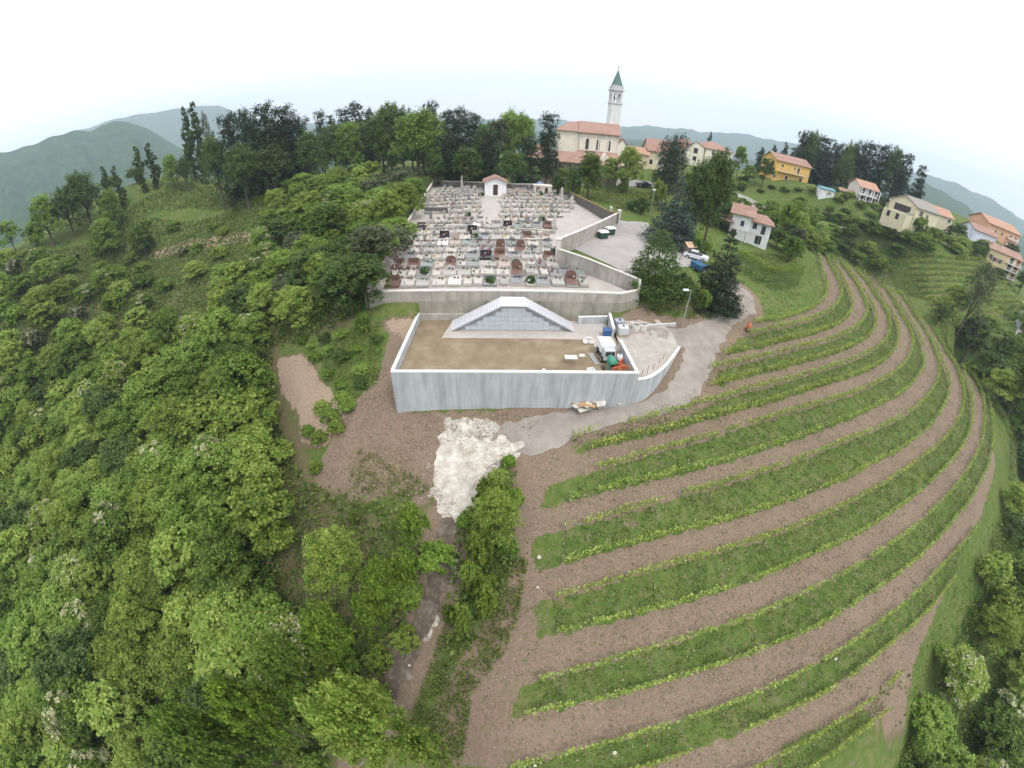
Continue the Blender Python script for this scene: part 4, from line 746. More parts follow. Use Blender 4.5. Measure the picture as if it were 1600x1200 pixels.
# generic dwelling
def dwelling(label, L, Rr, d, eave_py, rise_m, wall, roof, axis='x', wins=(), shut=None, hip=0, o=.5, name='house', cat='house', found=3, ch=(), group=None, balc=None, doors=()):
    r, w, a, b_ = place_house(name, label, cat, L, Rr, group); shift(r, d); e = rise(a, eave_py) if eave_py > 50 else eave_py
    b = MB(); gable(b, w, d, -found, e, e + rise_m if not hip else e + .02, axis); b.build('wall', wall, r); b = MB(); gable_roof(b, w, d, e + .02, e + rise_m, o, .2, axis, hip); b.build('roof', roof, r)
    for (u, v, ww, hh) in wins: window(r, u * w / 2, v * e, ww, hh, -d / 2, shut=shut)
    for (u, v, ww, hh) in doors: window(r, u * w / 2, v * e, ww, hh, -d / 2, mat=WOODD, name='door')
    for (u, v, hh) in ch: chimney(r, u * w / 2, v * d / 2, e + .2, hh)
    if balc:
        u0, u1, v = balc; b = MB(); b.box(u0 * w / 2, -d / 2 - 1.3, v * e - .2, u1 * w / 2, -d / 2 - .003, v * e); bl = b.build('balcony', CRM, r); b = MB()
        b.box(u0 * w / 2, -d / 2 - 1.3, v * e + .85, u1 * w / 2, -d / 2 - 1.24, v * e + .92); k = int((u1 - u0) * w / 2 / .35)
        for i in range(k + 1): x = u0 * w / 2 + i * (u1 - u0) * w / 2 / k; b.box(x - .02, -d / 2 - 1.29, v * e, x + .02, -d / 2 - 1.25, v * e + .85)
        b.build('railing', MET, bl)
    return r, w, d, e
# town buildings right of the church
dwelling('pale municipal building with long red hipped roof and grey shutters', (1099, 258, 168), (1140, 262, 176), 11, 231, 2.4, CHW, TILE, wins=((-.45, .62, 1.1, 1.9), (.5, .60, 1.1, 1.9), (.85, .12, 1, 1.6), (-.1, .1, .9, 1.4)), doors=((-.55, 0, 1.4, 2.3),), hip=5, found=5)
dwelling('white gabled villa front between two red roofs', (1071, 256, 166), (1096, 258, 166), 10, 227, 1.6, CHW, TILE, axis='y', wins=((0, .64, 1.5, 1.9), (0, .25, 1.3, 1.6)), found=5, o=.2)
dwelling('cream wing with red roof left of the gabled villa', (1056, 256, 172), (1073, 256, 172), 9, 228, 2.6, CHW, TILE, wins=((0, .6, 1, 1.6),), found=5)
dwelling('house with weathered red roof behind the round dark pine', (1007, 282, 140), (1045, 284, 142), 9, 234, 3.4, CRM, TILE, wins=((-.7, .55, 1, 1.5), (.0, .55, 1, 1.5), (.6, .55, 1, 1.5), (-.7, .15, 1, 1.5)), ch=((-.2, .3, 2.4), (.3, .2, 2.2)), found=4)
dwelling('low house with orange roof behind the pale green tree', (972, 284, 136), (1008, 284, 138), 8, 238, 1.8, stucco('pinkish_stucco', (.6, .48, .38)), TILEO, wins=((-.5, .5, 1, 1.4), (.5, .5, 1, 1.4)), found=4)
dwelling('small cream gabled annexe at the right end of the church', (957, 292, 134), (971, 292, 136), 8, 226, 1.8, CHW, TILE, axis='y', found=4, o=.3)
wallrun('stone_wall', 'tall brownish stone wall below the municipal building', [atd(1094, 266, 166), atd(1142, 270, 168)], .5, [atd(1094, 258, 166).z, atd(1142, 262, 168).z], [atd(1094, 266, 166).z - 3, atd(1142, 270, 168).z - 3], STN, CAPO, .2)
# yellow house
yl, w, d, e = dwelling('long yellow house with red roof, wide balcony and white chimney on the ridge', (1207, 280.5, 168), (1261, 287, 178), 9, 249.5, 2.2, YEL, TILE, wins=((-.62, .70, .9, 1.1), (.08, .68, .6, 1.1), (.55, .18, 1.3, 1.2), (-.95, .12, 1.0, 1.0)), doors=((.32, .53, 1.1, 2.2), (-.28, 0, 1.2, 2.3)), ch=((-.92, .1, 2.6), (-.45, .5, 2.2)), found=4, balc=(-.85, .7, .50))
# orange roofed house with balconies
ob, w, d, e = dwelling('house with bright orange roof and white balcony grid near the blue shed', (1338, 314, 168), (1367, 319, 172), 8, 291, 2.0, stucco('grey_white_stucco', (.60, .58, .56)), TILEO, found=4, ch=((-.9, .2, 1.6),))
for i in range(4):
    x = -w / 2 + i * w / 3; b = MB(); b.box(x - .12, -d / 2 - 1.5, -2, x + .12, -d / 2 - 1.26, e - .2); b.build('pillar', WHITE, ob)
    if i < 3:
        for z in (.1, e * .55): b = MB(); b.box(x + .35, -d / 2 - .03, z + .3, x + w / 3 - .35, -d / 2 - .004, z + 2.1); b.build('window', GLASS, ob)
for z in (e * .5, e * .5 + 1.0, .9): b = MB(); b.box(-w / 2 - .1, -d / 2 - 1.52, z, w / 2 + .1, -d / 2 - (.003 if z == e * .5 else 1.24), z + .13); b.build('balcony_rail' if z != e * .5 else 'balcony', WHITE, ob)
sh, w, a, b_ = place_house('shed', 'low shed with brown stone walls left of the orange roofed house', 'shed', (1308, 308, 168), (1330, 312, 168)); shift(sh, 5); b = MB(); gable(b, w, 5, -2, 2.6, 3.4); b.build('wall', STN, sh); b = MB(); gable_roof(b, w, 5, 2.6, 3.4); b.build('roof', TILEB, sh)
bs, w, a, b_ = place_house('shed', 'low shed with blue green metal roof behind the orchard', 'shed', (1281, 303, 160), (1303, 306, 162)); shift(bs, 5); b = MB(); gable(b, w, 5, -2, 2.0, 2.5); b.build('wall', WHITE, bs); b = MB(); gable_roof(b, w, 5, 2.0, 2.5); b.build('roof', plain('teal_metal', (.10, .25, .30), .5), bs)
# cream house at right
cw_, w, d, e = dwelling('cream two-storey house with grey gabled roof and red shutters on the ridge', (1424, 352, 158), (1459, 360, 172), 10, 324, 2.4, CRM, TILEG, wins=((-.55, .60, 1.1, 1.5), (.0, .55, .8, 1.2), (-.6, .1, .8, 1.4), (-.1, .14, .8, 1.2)), shut=SHB, found=4, ch=((-.3, .2, 1.6),))
b = MB(); b.box(-w / 2 - 4, -d / 2 + .5, -3, -w / 2 - .003, d / 2 - 1, e * .45); tr_ = b.build('terrace', CRM, cw_)
for y_ in (-1.5, 1.8): b = MB(); b.box(-w / 2 - 4.02, y_ - .6, .3, -w / 2 - 4.003, y_ + .6, 2.1); b.build('opening', GLASS, tr_); b = MB(); b.box(-w / 2 - 4, -d / 2 + .5, e * .45 + .8, -w / 2, -d / 2 + .6, e * .45 + .9); [b.box(-w / 2 - 4 + i * .4, -d / 2 + .5, e * .45 + .003, -w / 2 - 3.9 + i * .4, -d / 2 + .6, e * .45 + .797) for i in range(10)]; b.build('balustrade', WHITE, tr_)
b = MB(); b.box(-w / 2 - .02, -d / 2 + 2, e * .5, -w / 2 - .004, d / 2 - 2, e * .88); b.build('loggia_opening', GLASS, cw_)
dwelling('house with long orange roof just behind the grey roofed cream house', (1432, 340, 182), (1485, 356, 192), 9, 324, 2.2, CRM, TILEO, found=4, ch=((.1, 0, 1.4), (.5, .0, 1.4)), wins=((.8, .5, 1, 1.3),))
dwelling('small ochre house with dark brown gable beside the tall right pine', (1381, 328, 172), (1399, 334, 172), 7, 316, 1.8, stucco('ochre_stucco', (.45, .38, .25)), plain('dark_roof', (.09, .07, .06), .9), axis='y', ch=((-.5, .3, 1.8),), found=3)
# far right
dwelling('white and bluish house with small red roof beside the pink block', (1514, 382, 196), (1553, 384, 202), 9, 358, 1.8, BWHT, TILE, wins=((.45, .5, .9, 1.2), (.8, .5, .9, 1.2)), found=4)
pk, w, d, e = dwelling('large pink apartment block with orange roof at the right end of the village', (1532, 383, 226), (1582, 398, 240), 13, 348, 2.6, PNK, TILEO, found=6, wins=((.45, .15, 1.4, 1.5), (.45, .42, 1.4, 1.5), (.45, .7, 1.4, 1.5), (.78, .15, 1.4, 1.5), (.78, .42, 1.4, 1.5), (.78, .7, 1.4, 1.5), (-.5, .7, 1.0, 1.2), (-.1, .7, 1.0, 1.2)))
for z in (.12, .39, .67): b = MB(); b.box(w * .13, -d / 2 - 1.1, z * e, w * .46, -d / 2 - .07, z * e + 1.0); b.build('balcony', stucco('pale_pink', (.66, .52, .46)), pk)
yh, w, d, e = dwelling('light yellow house on the slope with brown roof and stacked balconies', (1537, 413, 186), (1583, 440, 192), 10, 381, 1.8, LYEL, TILEB, found=5, wins=((-.8, .55, .8, 1.5), (-.55, .50, 1.0, 1.4), (-.62, .1, .8, 1.3), (-.2, .5, .8, 1.4), (-.25, .12, .6, 1.2)), shut=SHB, ch=((-.1, -.3, 1.8),))
for z in (.05, .38, .68):
    b = MB(); b.box(.05 * w, -d / 2 - 1.6, z * e - .1, w / 2 + .4, -d / 2 - .09, z * e + .12); q = b.build('balcony', WHITE, yh); b = MB(); b.box(.05 * w, -d / 2 - 1.6, z * e + .9, w / 2 + .4, -d / 2 - 1.52, z * e + 1.0); [b.box(.05 * w + i * .5, -d / 2 - 1.59, z * e + .123, .05 * w + i * .5 + .05, -d / 2 - 1.53, z * e + .897) for i in range(int(w * .45 / .5))]; b.build('railing', WHITE, q)
    for u in (.3, .7): b = MB(); b.box(u * w / 2, -d / 2 - .05, z * e + .15, u * w / 2 + 1.4, -d / 2 - .004, z * e + 2.1); b.build('window', SHB if u > .5 else GLASS, yh)
dwelling('red roofed outhouse behind the light yellow house', (1562, 402, 212), (1588, 414, 212), 8, 394, 1.6, PNK, TILEB, found=4)
# white house in the garden
wh, w, a, b_ = place_house('house', 'white two-storey country house with brown tiled gable roof in the garden', 'house', (1137, 371, 98), (1166, 377, 98)); d = 7; shift(wh, d); e = rise(a, 331)
b = MB(); gable(b, w, d, -2, e, e + 1.5); b.build('wall', WHITE, wh); b = MB(); gable_roof(b, w, d, e, e + 1.5, .7, .18); b.build('roof', TILEB, wh)
x0 = w / 2; e3 = e - 1.1; b = MB(); b.box(x0 + .003, -d/2 + .6, -2, x0 + 4.6, d/2 - .5, e3); b.build('wing_wall', WHITE, wh)
b = MB(); b.hexa([(x0 + .01, -d/2 - .1, e3), (x0 + 5.2, -d/2 - .1, e3), (x0 + 5.2, d/2, e3), (x0 + .01, d/2, e3)], [(x0 + .01, -d/2 - .1, e3 + .18), (x0 + 5.2, -d/2 - .1, e3 + .18), (x0 + 3.2, d/2 - 3, e3 + 1.5), (x0 + .01, d/2 - 3, e3 + 1.5)]); b.build('wing_roof', TILEB, wh)
window(wh, .3, e * .55, .8, 1.2, -d/2, mat=plain('blue_shutter', (.05, .045, .13), .6)); 
for u, hh, zz in ((x0 + 1.0, 1.3, .55), (x0 + 3.0, 1.9, .42)): window(wh, u, e * zz, .95, hh, -d/2 + .6, mat=plain('dark_shutter', (.05, .045, .06), .6))
chimney(wh, w * .42, .6, e + .1, 1.9, .4); chimney(wh, -w * .2, .8, e + .4, 1.4, .35)
window(wh, -1.2, .1, 1.2, 2.1, -d/2, mat=WOODD, name='door'); window(wh, x0 + 2.4, .1, 1.4, 1.9, -d/2 + .6, mat=GLASS, name='door')
b = MB(); [b.box(x - .06, -d/2 - 2.6, -1, x + .06, -d/2 - 2.48, 2.3) for x in (-1.5, 1.5, 4.5)]; [b.box(-1.7 + i * .55, -d/2 - 2.8, 2.3, -1.62 + i * .55, -d/2 - .1, 2.4) for i in range(12)]; b.build('pergola', plain('grey_timber', (.25, .21, .17), .9), wh)
b = MB(); b.hexa([(-w/2 - 3, -d/2 + .5, e * .62), (-w/2 + .6, -d/2 - 1.4, e * .62), (-w/2 + .6, -d/2 + 3, e * .62), (-w/2 - 3, -d/2 + 4, e * .62)], [(-w/2 - 3, -d/2 + .5, e * .62 + .15), (-w/2 + .6, -d/2 - 1.4, e * .62 + .15), (-w/2 + .6, -d/2 + 3, e * .62 + .9), (-w/2 - 3, -d/2 + 4, e * .62 + .9)]); b.build('porch_roof', TILEB, wh); [MB().box(-w/2 - 2.8 + i * 2.6, -d/2 + .3 - i * .8, -2, -w/2 - 2.6 + i * 2.6, -d/2 + .5 - i * .8, e * .62).build('porch_post', STN, wh) for i in range(2)]
# parapet along the lane
pw = [atd(1078, 293, 128), atd(1115, 291, 136), atd(1170, 297, 142), atd(1230, 304, 146), atd(1290, 314, 150), atd(1335, 324, 154)]
wallrun('parapet_wall', 'long low white parapet along the lane above the orchard', pw, .4, [Hs(p.x, p.y) + 1.1 for p in pw], [Hs(p.x, p.y) - 1.5 for p in pw], plain('parapet', (.55, .54, .52), .9, .25, 2))

# ---------------------------------------------------------------- site equipment and street furniture
RED = plain('orange_plastic', (.50, .13, .05), .5, .2, 3); GRN = plain('green_paint', (.05, .20, .14), .5, .2); WPL = plain('white_plastic', (.70, .72, .74), .4, .06); BLK = plain('black_rubber', (.02, .02, .02), .8); BLU = plain('blue_paint', (.04, .10, .26), .4, .15)
def wheel(parent, x, y, z, r, w=.2):
    b = MB(); b.tube([(x - w / 2, y, z), (x + w / 2, y, z)], r, 14); t = b.build('wheel', BLK, parent); b = MB(); b.tube([(x - w / 2 - .01, y, z), (x + w / 2 + .01, y, z)], r * .5, 10); b.build('hub', MET, t)
tr = thing('site_dumper', 'small white boxed site lorry parked in the yard corner', 'lorry', (9.35, 34.9, 13.02), R(6)); tr.scale = (.82, .82, .82)
b = MB(); b.box(-.75, -.6, .75, .75, 1.9, .95); b.build('chassis', MET, tr, bevel=.02); b = MB(); b.box(-.85, -.3, .953, .85, 1.9, 2.0); b.build('cargo_box', WPL, tr, bevel=.05)
b = MB(); b.hexa([(-.75, -1.45, .5), (.75, -1.45, .5), (.75, -.35, .5), (-.75, -.35, .5)], [(-.68, -1.2, 1.75), (.68, -1.2, 1.75), (.68, -.35, 1.8), (-.68, -.35, 1.8)]); cab = b.build('cab', plain('light_grey_paint', (.42, .43, .44), .4), tr, bevel=.05)
b = MB(); b.add([(-.6, -1.40, 1.1), (.6, -1.40, 1.1), (.56, -1.27, 1.62), (-.56, -1.27, 1.62)], [(0, 1, 2, 3)]); b.build('windscreen', GLASS, cab)
for x in (-.8, .8):
    for y in (-.9, 1.3): wheel(tr, x, y, .38, .38)
mxr = thing('cement_mixer', 'green cement mixer in front of the white lorry', 'mixer', (9.4, 32.6, 13.02), .5)
b = MB(); b.tube([(0, -.2, .75), (0, -.35, .9), (.0, .1, 1.15), (0, .45, 1.45)], [.28, .45, .45, .22], 14); b.build('drum', GRN, mxr, smooth=True); b = MB(); b.tube([(-.5, -.4, 0), (-.5, 0, 1.1)], .05, 6); b.tube([(.5, -.4, 0), (.5, 0, 1.1)], .05, 6); b.tube([(-.5, .5, .05), (-.5, 0, 1.1)], .05, 6); b.tube([(.5, .5, .05), (.5, 0, 1.1)], .05, 6); b.tube([(-.55, 0, 1.05), (.55, 0, 1.05)], .05, 6); b.build('frame', GRN, mxr); b = MB(); b.box(.45, -.25, .5, .8, .15, 1.0); b.build('motor_box', BLK, mxr)
for x in (-.55, .55): wheel(mxr, x, .45, .2, .2, .1)
for i, (x, y, rz, lab) in enumerate(((9.95, 31.9, .4, 'orange plastic barrier leaning nearest the yard corner'), (10.45, 32.3, -.5, 'orange plastic barrier leaning against the right yard wall'), (10.35, 33.0, .9, 'orange plastic barrier farthest from the yard corner'))):
    r = thing('plastic_barrier', lab, 'barrier', (x, y, 13.02), rz); b = MB(); b.box(-.7, -.03, .15, .7, .03, .22); b.box(-.7, -.03, .85, .7, .03, .95); [b.box(-.7 + k * .2, -.025, .22, -.64 + k * .2, .025, .85) for k in range(8)]; b.build('panel', RED, r)
    for s in (-1, 1): b = MB(); b.box(s * .5 - .05, -.25, 0, s * .5 + .05, .25, .147); b.build('foot', RED, r)
dr = thing('plastic_drum', 'white plastic drum beside the lorry', 'drum', (10.55, 34.2, 13.02)); b = MB(); b.tube([(0, 0, 0), (0, 0, .1), (0, 0, .8), (0, 0, .9)], [.26, .3, .3, .24], 16); b.build('barrel', WPL, dr, smooth=True); b = MB(); b.tube([(0, 0, .903), (0, 0, .96)], .12, 10); b.build('lid', BLU, dr)
tb = thing('folding_table', 'white work table with thin legs on the bare earth of the yard', 'table', (5.6, 33.6, 13.02), .05); tb.scale = (.8, .8, .9); b = MB(); b.box(-.75, -.4, .72, .75, .4, .8); b.build('table_top', WPL, tb)
for x in (-.65, .65):
    for y in (-.3, .3): b = MB(); b.tube([(x, y, 0), (x, y, .718)], .025, 6); b.build('leg', MET, tb)
for i, (x, y, lab) in enumerate(((7.4, 32.1, 'white plastic crate on the earth left of the mixer'), (2.9, 31.7, 'small white bucket near the middle of the front wall'), (6.9, 34.9, 'pale bag of material on the earth behind the table'))):
    if i == 1: r = thing('bucket', lab, 'bucket', (x, y, 13.02)); b = MB(); b.tube([(0, 0, 0), (0, 0, .32)], [.14, .18], 12); b.build('pail', WPL, r); b = MB(); b.tube([(.18 * math.cos(t_), 0, .32 + .14 * math.sin(t_)) for t_ in np.linspace(0, math.pi, 8)], .01, 5); b.build('handle', MET, r)
    elif i == 0:
        r = thing('crate', lab, 'crate', (x, y, 13.02), .3); b = MB(); b.box(-.35, -.25, 0, .35, .25, .05); b.build('base', WPL, r); b = MB(); b.box(-.35, -.25, .053, .35, -.21, .4); b.box(-.35, .21, .053, .35, .25, .4); b.box(-.35, -.207, .053, -.31, .207, .4); b.box(.31, -.207, .053, .35, .207, .4); b.build('side', WPL, r)
    else: b = MB(); b.hexa([(x - .4, y - .25, 13.02), (x + .4, y - .2, 13.02), (x + .35, y + .3, 13.02), (x - .35, y + .25, 13.02)], [(x - .3, y - .18, 13.3), (x + .28, y - .12, 13.26), (x + .25, y + .2, 13.3), (x - .28, y + .18, 13.27)]); tag(b.build('cement_bag', plain('sack', (.5, .46, .40), .9), bevel=.06), lab, 'bag')
lb = thing('plank_bundle', 'thin grey metal planks lying left of the white lorry', 'planks', (8.2, 34.6, 13.02), R(12)); [MB().box(-.1 + .25 * k - .25, -1.1, .0 + .003 * k, .1 + .25 * k - .25, 1.1, .06 + .01 * k).build('plank', MET, lb) for k in range(2)]
# rubble steps at the end of the paved strip
bk = thing('block_pile', 'pile of pale paving blocks at the end of the paved strip', 'blocks', (7.9, 38.1, 13.04)); rr = random.Random(3)
for k in range(14): b = MB(); x, y = rr.uniform(-.7, .7), rr.uniform(-.5, .5); s = rr.uniform(.12, .22); b.box(x - s, y - s * .7, 0, x + s, y + s * .7, rr.uniform(.08, .3)); b.build('block', CAPO, bk)
# tanks by the short wall
for i, (x, y, lab, m) in enumerate(((12.1, 40.0, 'white bulk tank in a wire cage right of the short yard wall', WPL), (12.0, 41.5, 'grey topped bulk tank behind the white one', plain('grey_plastic', (.35, .38, .44), .5)))):
    r = thing('bulk_tank', lab, 'tank', (x, y, Hs(x, y) if False else 13.15), .05); b = MB(); b.box(-.6, -.5, 0, .6, .5, .14); b.build('pallet', plain('pallet_wood', (.4, .3, .2), .9), r); b = MB(); b.box(-.56, -.46, .143, .56, .46, 1.05); b.build('tank_body', m, r, bevel=.08)
    b = MB(); [b.box(-.6, s * .5 - .01, z, .6, s * .5 + .01, z + .03) for z in (.2, .5, .8, 1.08) for s in (-1, 1)]; [b.box(s * .6 - .01, -.488, z, s * .6 + .01, .488, z + .03) for z in (.2, .5, .8, 1.08) for s in (-1, 1)]; [b.box(u - .01, s * .5 - .013, .15, u + .01, s * .5 + .013, 1.1) for u in (-.4, -.2, 0, .2, .4) for s in (-1, 1)]; b.build('cage', MET, r); b = MB(); b.tube([(0, 0, 1.053), (0, 0, 1.12)], .15, 12); b.build('lid', BLK, r)
r = thing('blue_container', 'blue plastic box inside the yard against the short wall', 'box', (10.2, 39.7, 13.05), .1); b = MB(); b.hexa([(-.3, -.35, 0), (.3, -.35, 0), (.3, .35, 0), (-.3, .35, 0)], [(-.36, -.4, .75), (.36, -.4, .75), (.36, .4, .75), (-.36, .4, .75)]); b.build('bin_body', BLU, r); b = MB(); b.box(-.4, -.44, .753, .4, .44, .82); b.build('lid', BLU, r)
for k, (x, y, lab) in enumerate(((13.9, 41.2, 'left pale cement pipe ring beside the bulk tanks'), (14.8, 41.4, 'right pale cement pipe ring beside the bulk tanks'))):
    r = thing('pipe_ring', lab, 'pipe', (x, y, 13.2)); b = MB(); n = 20; vs = []
    for z in (0, .75):
        for q in (.5, .4): vs += [(q * math.cos(2 * math.pi * i / n), q * math.sin(2 * math.pi * i / n), z) for i in range(n)]
    fs = []
    for i in range(n): j = (i + 1) % n; fs += [(i, j, 2 * n + j, 2 * n + i), (n + i, 3 * n + i, 3 * n + j, n + j), (2 * n + i, 2 * n + j, 3 * n + j, 3 * n + i)]
    b.add(vs, fs); b.build('ring', CAPO, r, smooth=False); b = MB(); b.tube([(-.45, 0, .76), (.45, 0, .79)], .03, 6); b.build('strap', WOODD, r)
# heap of boards by the front wall
p = T(920, 632); hp = thing('board_heap', 'heap of pale insulation boards and orange sheeting against the front wall foot', 'heap', (p.x, p.y - .5, p.z + .12)); rr = random.Random(5)
for k in range(16):
    L_, W_ = rr.uniform(.7, 1.4), rr.uniform(.4, .8); x, y, z = rr.uniform(-1.3, 1.3), rr.uniform(-.5, .35), .05 + k * .035; a = rr.uniform(0, 3.1); ca, sa = math.cos(a), math.sin(a); q = [(x + u * ca * L_ - v * sa * W_, y + u * sa * L_ + v * ca * W_) for u, v in ((-.5, -.5), (.5, -.5), (.5, .5), (-.5, .5))]
    b = MB(); tl = rr.uniform(-.12, .12); b.hexa([(*c, z + tl * (i in (0, 1))) for i, c in enumerate(q)], [(*c, z + .07 + tl * (i in (0, 1))) for i, c in enumerate(q)]); b.build('board', rr.choice([plain('pale_board', (.60, .52, .40), .9, .2, 3), CAPO, CAPO, plain('tan_sheet', (.42, .27, .16), .8)]), hp)
p = T(976, 627); wp = thing('timber_offcuts', 'pale timber offcuts lying at the right foot of the front wall', 'timber', (p.x, p.y - .3, p.z + .1), .35); [MB().box(-.9 + .1 * k, -.15 + .15 * k, .02, .8 - .2 * k, -.05 + .15 * k, .12).build('plank', plain('pale_board', ()), wp) for k in range(3)]
# stakes behind the curved wall
for k in range(6):
    q = cw[3 + k * 3] + Vector((-.5, .55)); b = MB(); b.tube([(q.x, q.y, 12.6), (q.x + rr.uniform(-.06, .06), q.y, 13.55 + rr.uniform(-.1, .2))], .03, 5); tag(b.build('wooden_stake', plain('rusty_wood', (.28, .13, .07), .9)), f'rusty brown stake behind the curved wall, {ORD[k + 1]} from the yard corner', 'stake', 'stakes along the curved wall')
# orange barrels by the road
for px, py, lab in ((1125, 484, 'orange barrel at the edge of the brown bank under the conifer'), (1168, 517, 'orange barrel on the verge at the start of the top vine row')):
    p = T(px, py); r = thing('traffic_barrel', lab, 'barrel', p); b = MB(); b.tube([(0, 0, .1), (0, 0, .15), (0, 0, 1.0), (0, 0, 1.15)], [.3, .34, .25, .2], 14); b.build('drum', RED, r, smooth=True); b = MB(); b.box(-.4, -.4, 0, .4, .4, .1); b.build('base', BLK, r); [MB().tube([(0, 0, z), (0, 0, z + .1)], [.34 - z * .08, .335 - z * .08], 14).build('stripe', plain('faded_orange', (.6, .25, .12), .6), r) for z in (.4, .75)]
# street lamps
def lamp(px, py, topy, label, head):
    p = T(px, py); h = rise(p, topy); r = thing('street_lamp', label, 'lamp', (p.x, p.y, p.z)); b = MB(); b.tube([(0, 0, -.3), (0, 0, 1), (0, 0, h)], [.10, .08, .05], 10); b.build('pole', MET, r)
    if head: b = MB(); b.tube([(0, 0, h - .1), (-.5, -.2, h)], .035, 6); a_ = b.build('arm', MET, r); b = MB(); b.hexa([(-1.15, -.45, h - .03), (-.4, -.3, h - .03), (-.4, .0, h - .03), (-1.15, -.12, h - .03)], [(-1.1, -.40, h + .1), (-.45, -.27, h + .12), (-.45, -.05, h + .12), (-1.1, -.16, h + .1)]); b.build('lamp_head', WPL, r)
    else: b = MB(); b.tube([(0, 0, h), (0, 0, h + .1), (0, 0, h + .45), (0, 0, h + .5)], [.12, .3, .36, .1], 12); b.build('lamp_head', WPL, r)
lamp(1065, 511, 453, 'tall grey street lamp on the bank beside the gravel road', True); lamp(1016, 335, 299, 'street lamp with white round head beside the blue-green cedar', False)
# recycling bins in the car park
for i, (px, py, m, lab) in enumerate(((941, 373, WPL, 'white lidded recycling container nearer the graves'), (952, 367, WPL, 'white lidded recycling container nearer the gate'))):
    p = T(px, py); r = thing('recycling_container', lab, 'container', p, .5); b = MB(); b.hexa([(-.7, -.55, .15), (.7, -.55, .15), (.7, .55, .15), (-.7, .55, .15)], [(-.8, -.6, 1.15), (.8, -.6, 1.15), (.8, .6, 1.15), (-.8, .6, 1.15)]); b.build('bin_body', plain('dark_green_plastic', (.03, .06, .045), .6), r, bevel=.04); b = MB(); b.hexa([(-.85, -.65, 1.153), (.85, -.65, 1.153), (.85, .65, 1.153), (-.85, .65, 1.153)], [(-.7, -.3, 1.45), (.7, -.3, 1.45), (.7, .3, 1.45), (-.7, .3, 1.45)]); b.build('lid', m, r)
    for x in (-.55, .55):
        for y in (-.4, .4): wheel(r, x, y, .1, .1, .06)
p = at(864, 392, 17.3); p.z = zc(p)
for k, lab in enumerate(('left dark wheeled bin by the inner wall of the graves', 'right dark wheeled bin by the inner wall of the graves')):
    r = thing('wheeled_bin', lab, 'bin', (p.x + k * .9, p.y + .1 * k, p.z), .2); b = MB(); b.hexa([(-.25, -.28, .08), (.25, -.28, .08), (.25, .28, .08), (-.25, .28, .08)], [(-.3, -.34, 1.0), (.3, -.34, 1.0), (.3, .34, 1.0), (-.3, .34, 1.0)]); b.build('bin_body', plain('dark_grey_plastic', (.05, .055, .06), .6), r); b = MB(); b.box(-.33, -.37, 1.003, .33, .37, 1.07); b.build('lid', plain('dark_grey_plastic', ()), r)
    for x in (-.22, .22): wheel(r, x, .3, .1, .1, .05)
# cars
def car(px, py, rz, paint, label, z=None, L=4.1, van=False):
    p = T(px, py); r = thing('parked_car', label, 'car', (p.x, p.y, p.z + .06), rz); b = MB(); w = .86; l = L / 2
    pr = [(-l, .35), (-l, .75), (-l * .92, .92), (-l * .45, .98), (l * .75, .98), (l * .98, .85), (l, .35)]; n = len(pr)
    b.add([(x, -w, z) for x, z in pr] + [(x, w, z) for x, z in pr], [tuple(range(n))[::-1], tuple(range(n, 2 * n))] + [(i, (i + 1) % n, (i + 1) % n + n, i + n) for i in range(n)]); bd = b.build('body', paint, r, bevel=.06)
    h = 1.9 if van else 1.42; q0, q1 = (-l * .5, l * .95) if van else (-l * .48, l * .72); t0, t1 = (-l * .25, l * .9) if van else (-l * .12, l * .42)
    b = MB(); b.hexa([(q0, -w * .93, .983), (q1, -w * .93, .983), (q1, w * .93, .983), (q0, w * .93, .983)], [(t0, -w * .75, h - .04), (t1, -w * .75, h - .04), (t1, w * .75, h - .04), (t0, w * .75, h - .04)]); b.build('cabin_glass', GLASS, r); b = MB(); b.box(t0 - .05, -w * .77, h - .037, t1 + .05, w * .77, h + .03); b.build('roof', paint, r, bevel=.02)
    for x in (-l * .62, l * .62):
        for y in (-w + .05, w - .05):
            bb = MB(); bb.tube([(x, y - .1, .33), (x, y + .1, .33)], .33, 16); wl = bb.build('wheel', BLK, r); bb = MB(); bb.tube([(x, y - .11, .33), (x, y + .11, .33)], .19, 12); bb.build('rim', MET, wl)
    for y in (-.6, .6): bb = MB(); bb.box(-l - .02, y - .15, .62, -l + .01, y + .15, .76); bb.build('headlight', WPL, r)
    for y in (-.62, .62): bb = MB(); bb.box(l - .01, y - .12, .62, l + .02, y + .12, .78); bb.build('tail_light', RED, r)
car(1005, 292, .1, plain('dark_car_paint', (.03, .035, .045), .25, .05), 'dark hatchback parked on the lane beyond the lawn'); car(1086, 406, R(150), plain('white_car_paint', (.62, .64, .68), .25, .05), 'white car at the house entrance behind the drooping conifer')
bx = T(1090, 423); r = thing('blue_skip', 'blue covered trailer beside the white car', 'trailer', bx, .4); b = MB(); b.hexa([(-.7, -1.1, .35), (.7, -1.1, .35), (.7, 1.1, .35), (-.7, 1.1, .35)], [(-.8, -1.2, 1.2), (.8, -1.2, 1.2), (.8, 1.2, 1.3), (-.8, 1.2, 1.3)]); b.build('tarpaulin', plain('blue_tarp', (.03, .10, .20), .6), r, bevel=.05); [wheel(r, s * .85, .1, .3, .3, .16) for s in (-1, 1)]; b = MB(); b.tube([(0, -1.1, .4), (0, -2.2, .4)], .05, 6); b.build('drawbar', MET, r)
p = T(1076, 401); r = thing('garden_shed', 'tiny shed with tan roof at the house entrance', 'shed', (p.x, p.y + 1, p.z), .4); b = MB(); gable(b, 1.6, 1.6, -.3, 1.7, 2.2); b.build('wall', STN, r); b = MB(); gable_roof(b, 1.6, 1.6, 1.7, 2.2, .25, .1); b.build('roof', plain('tan_roof', (.5, .36, .24), .8), r)
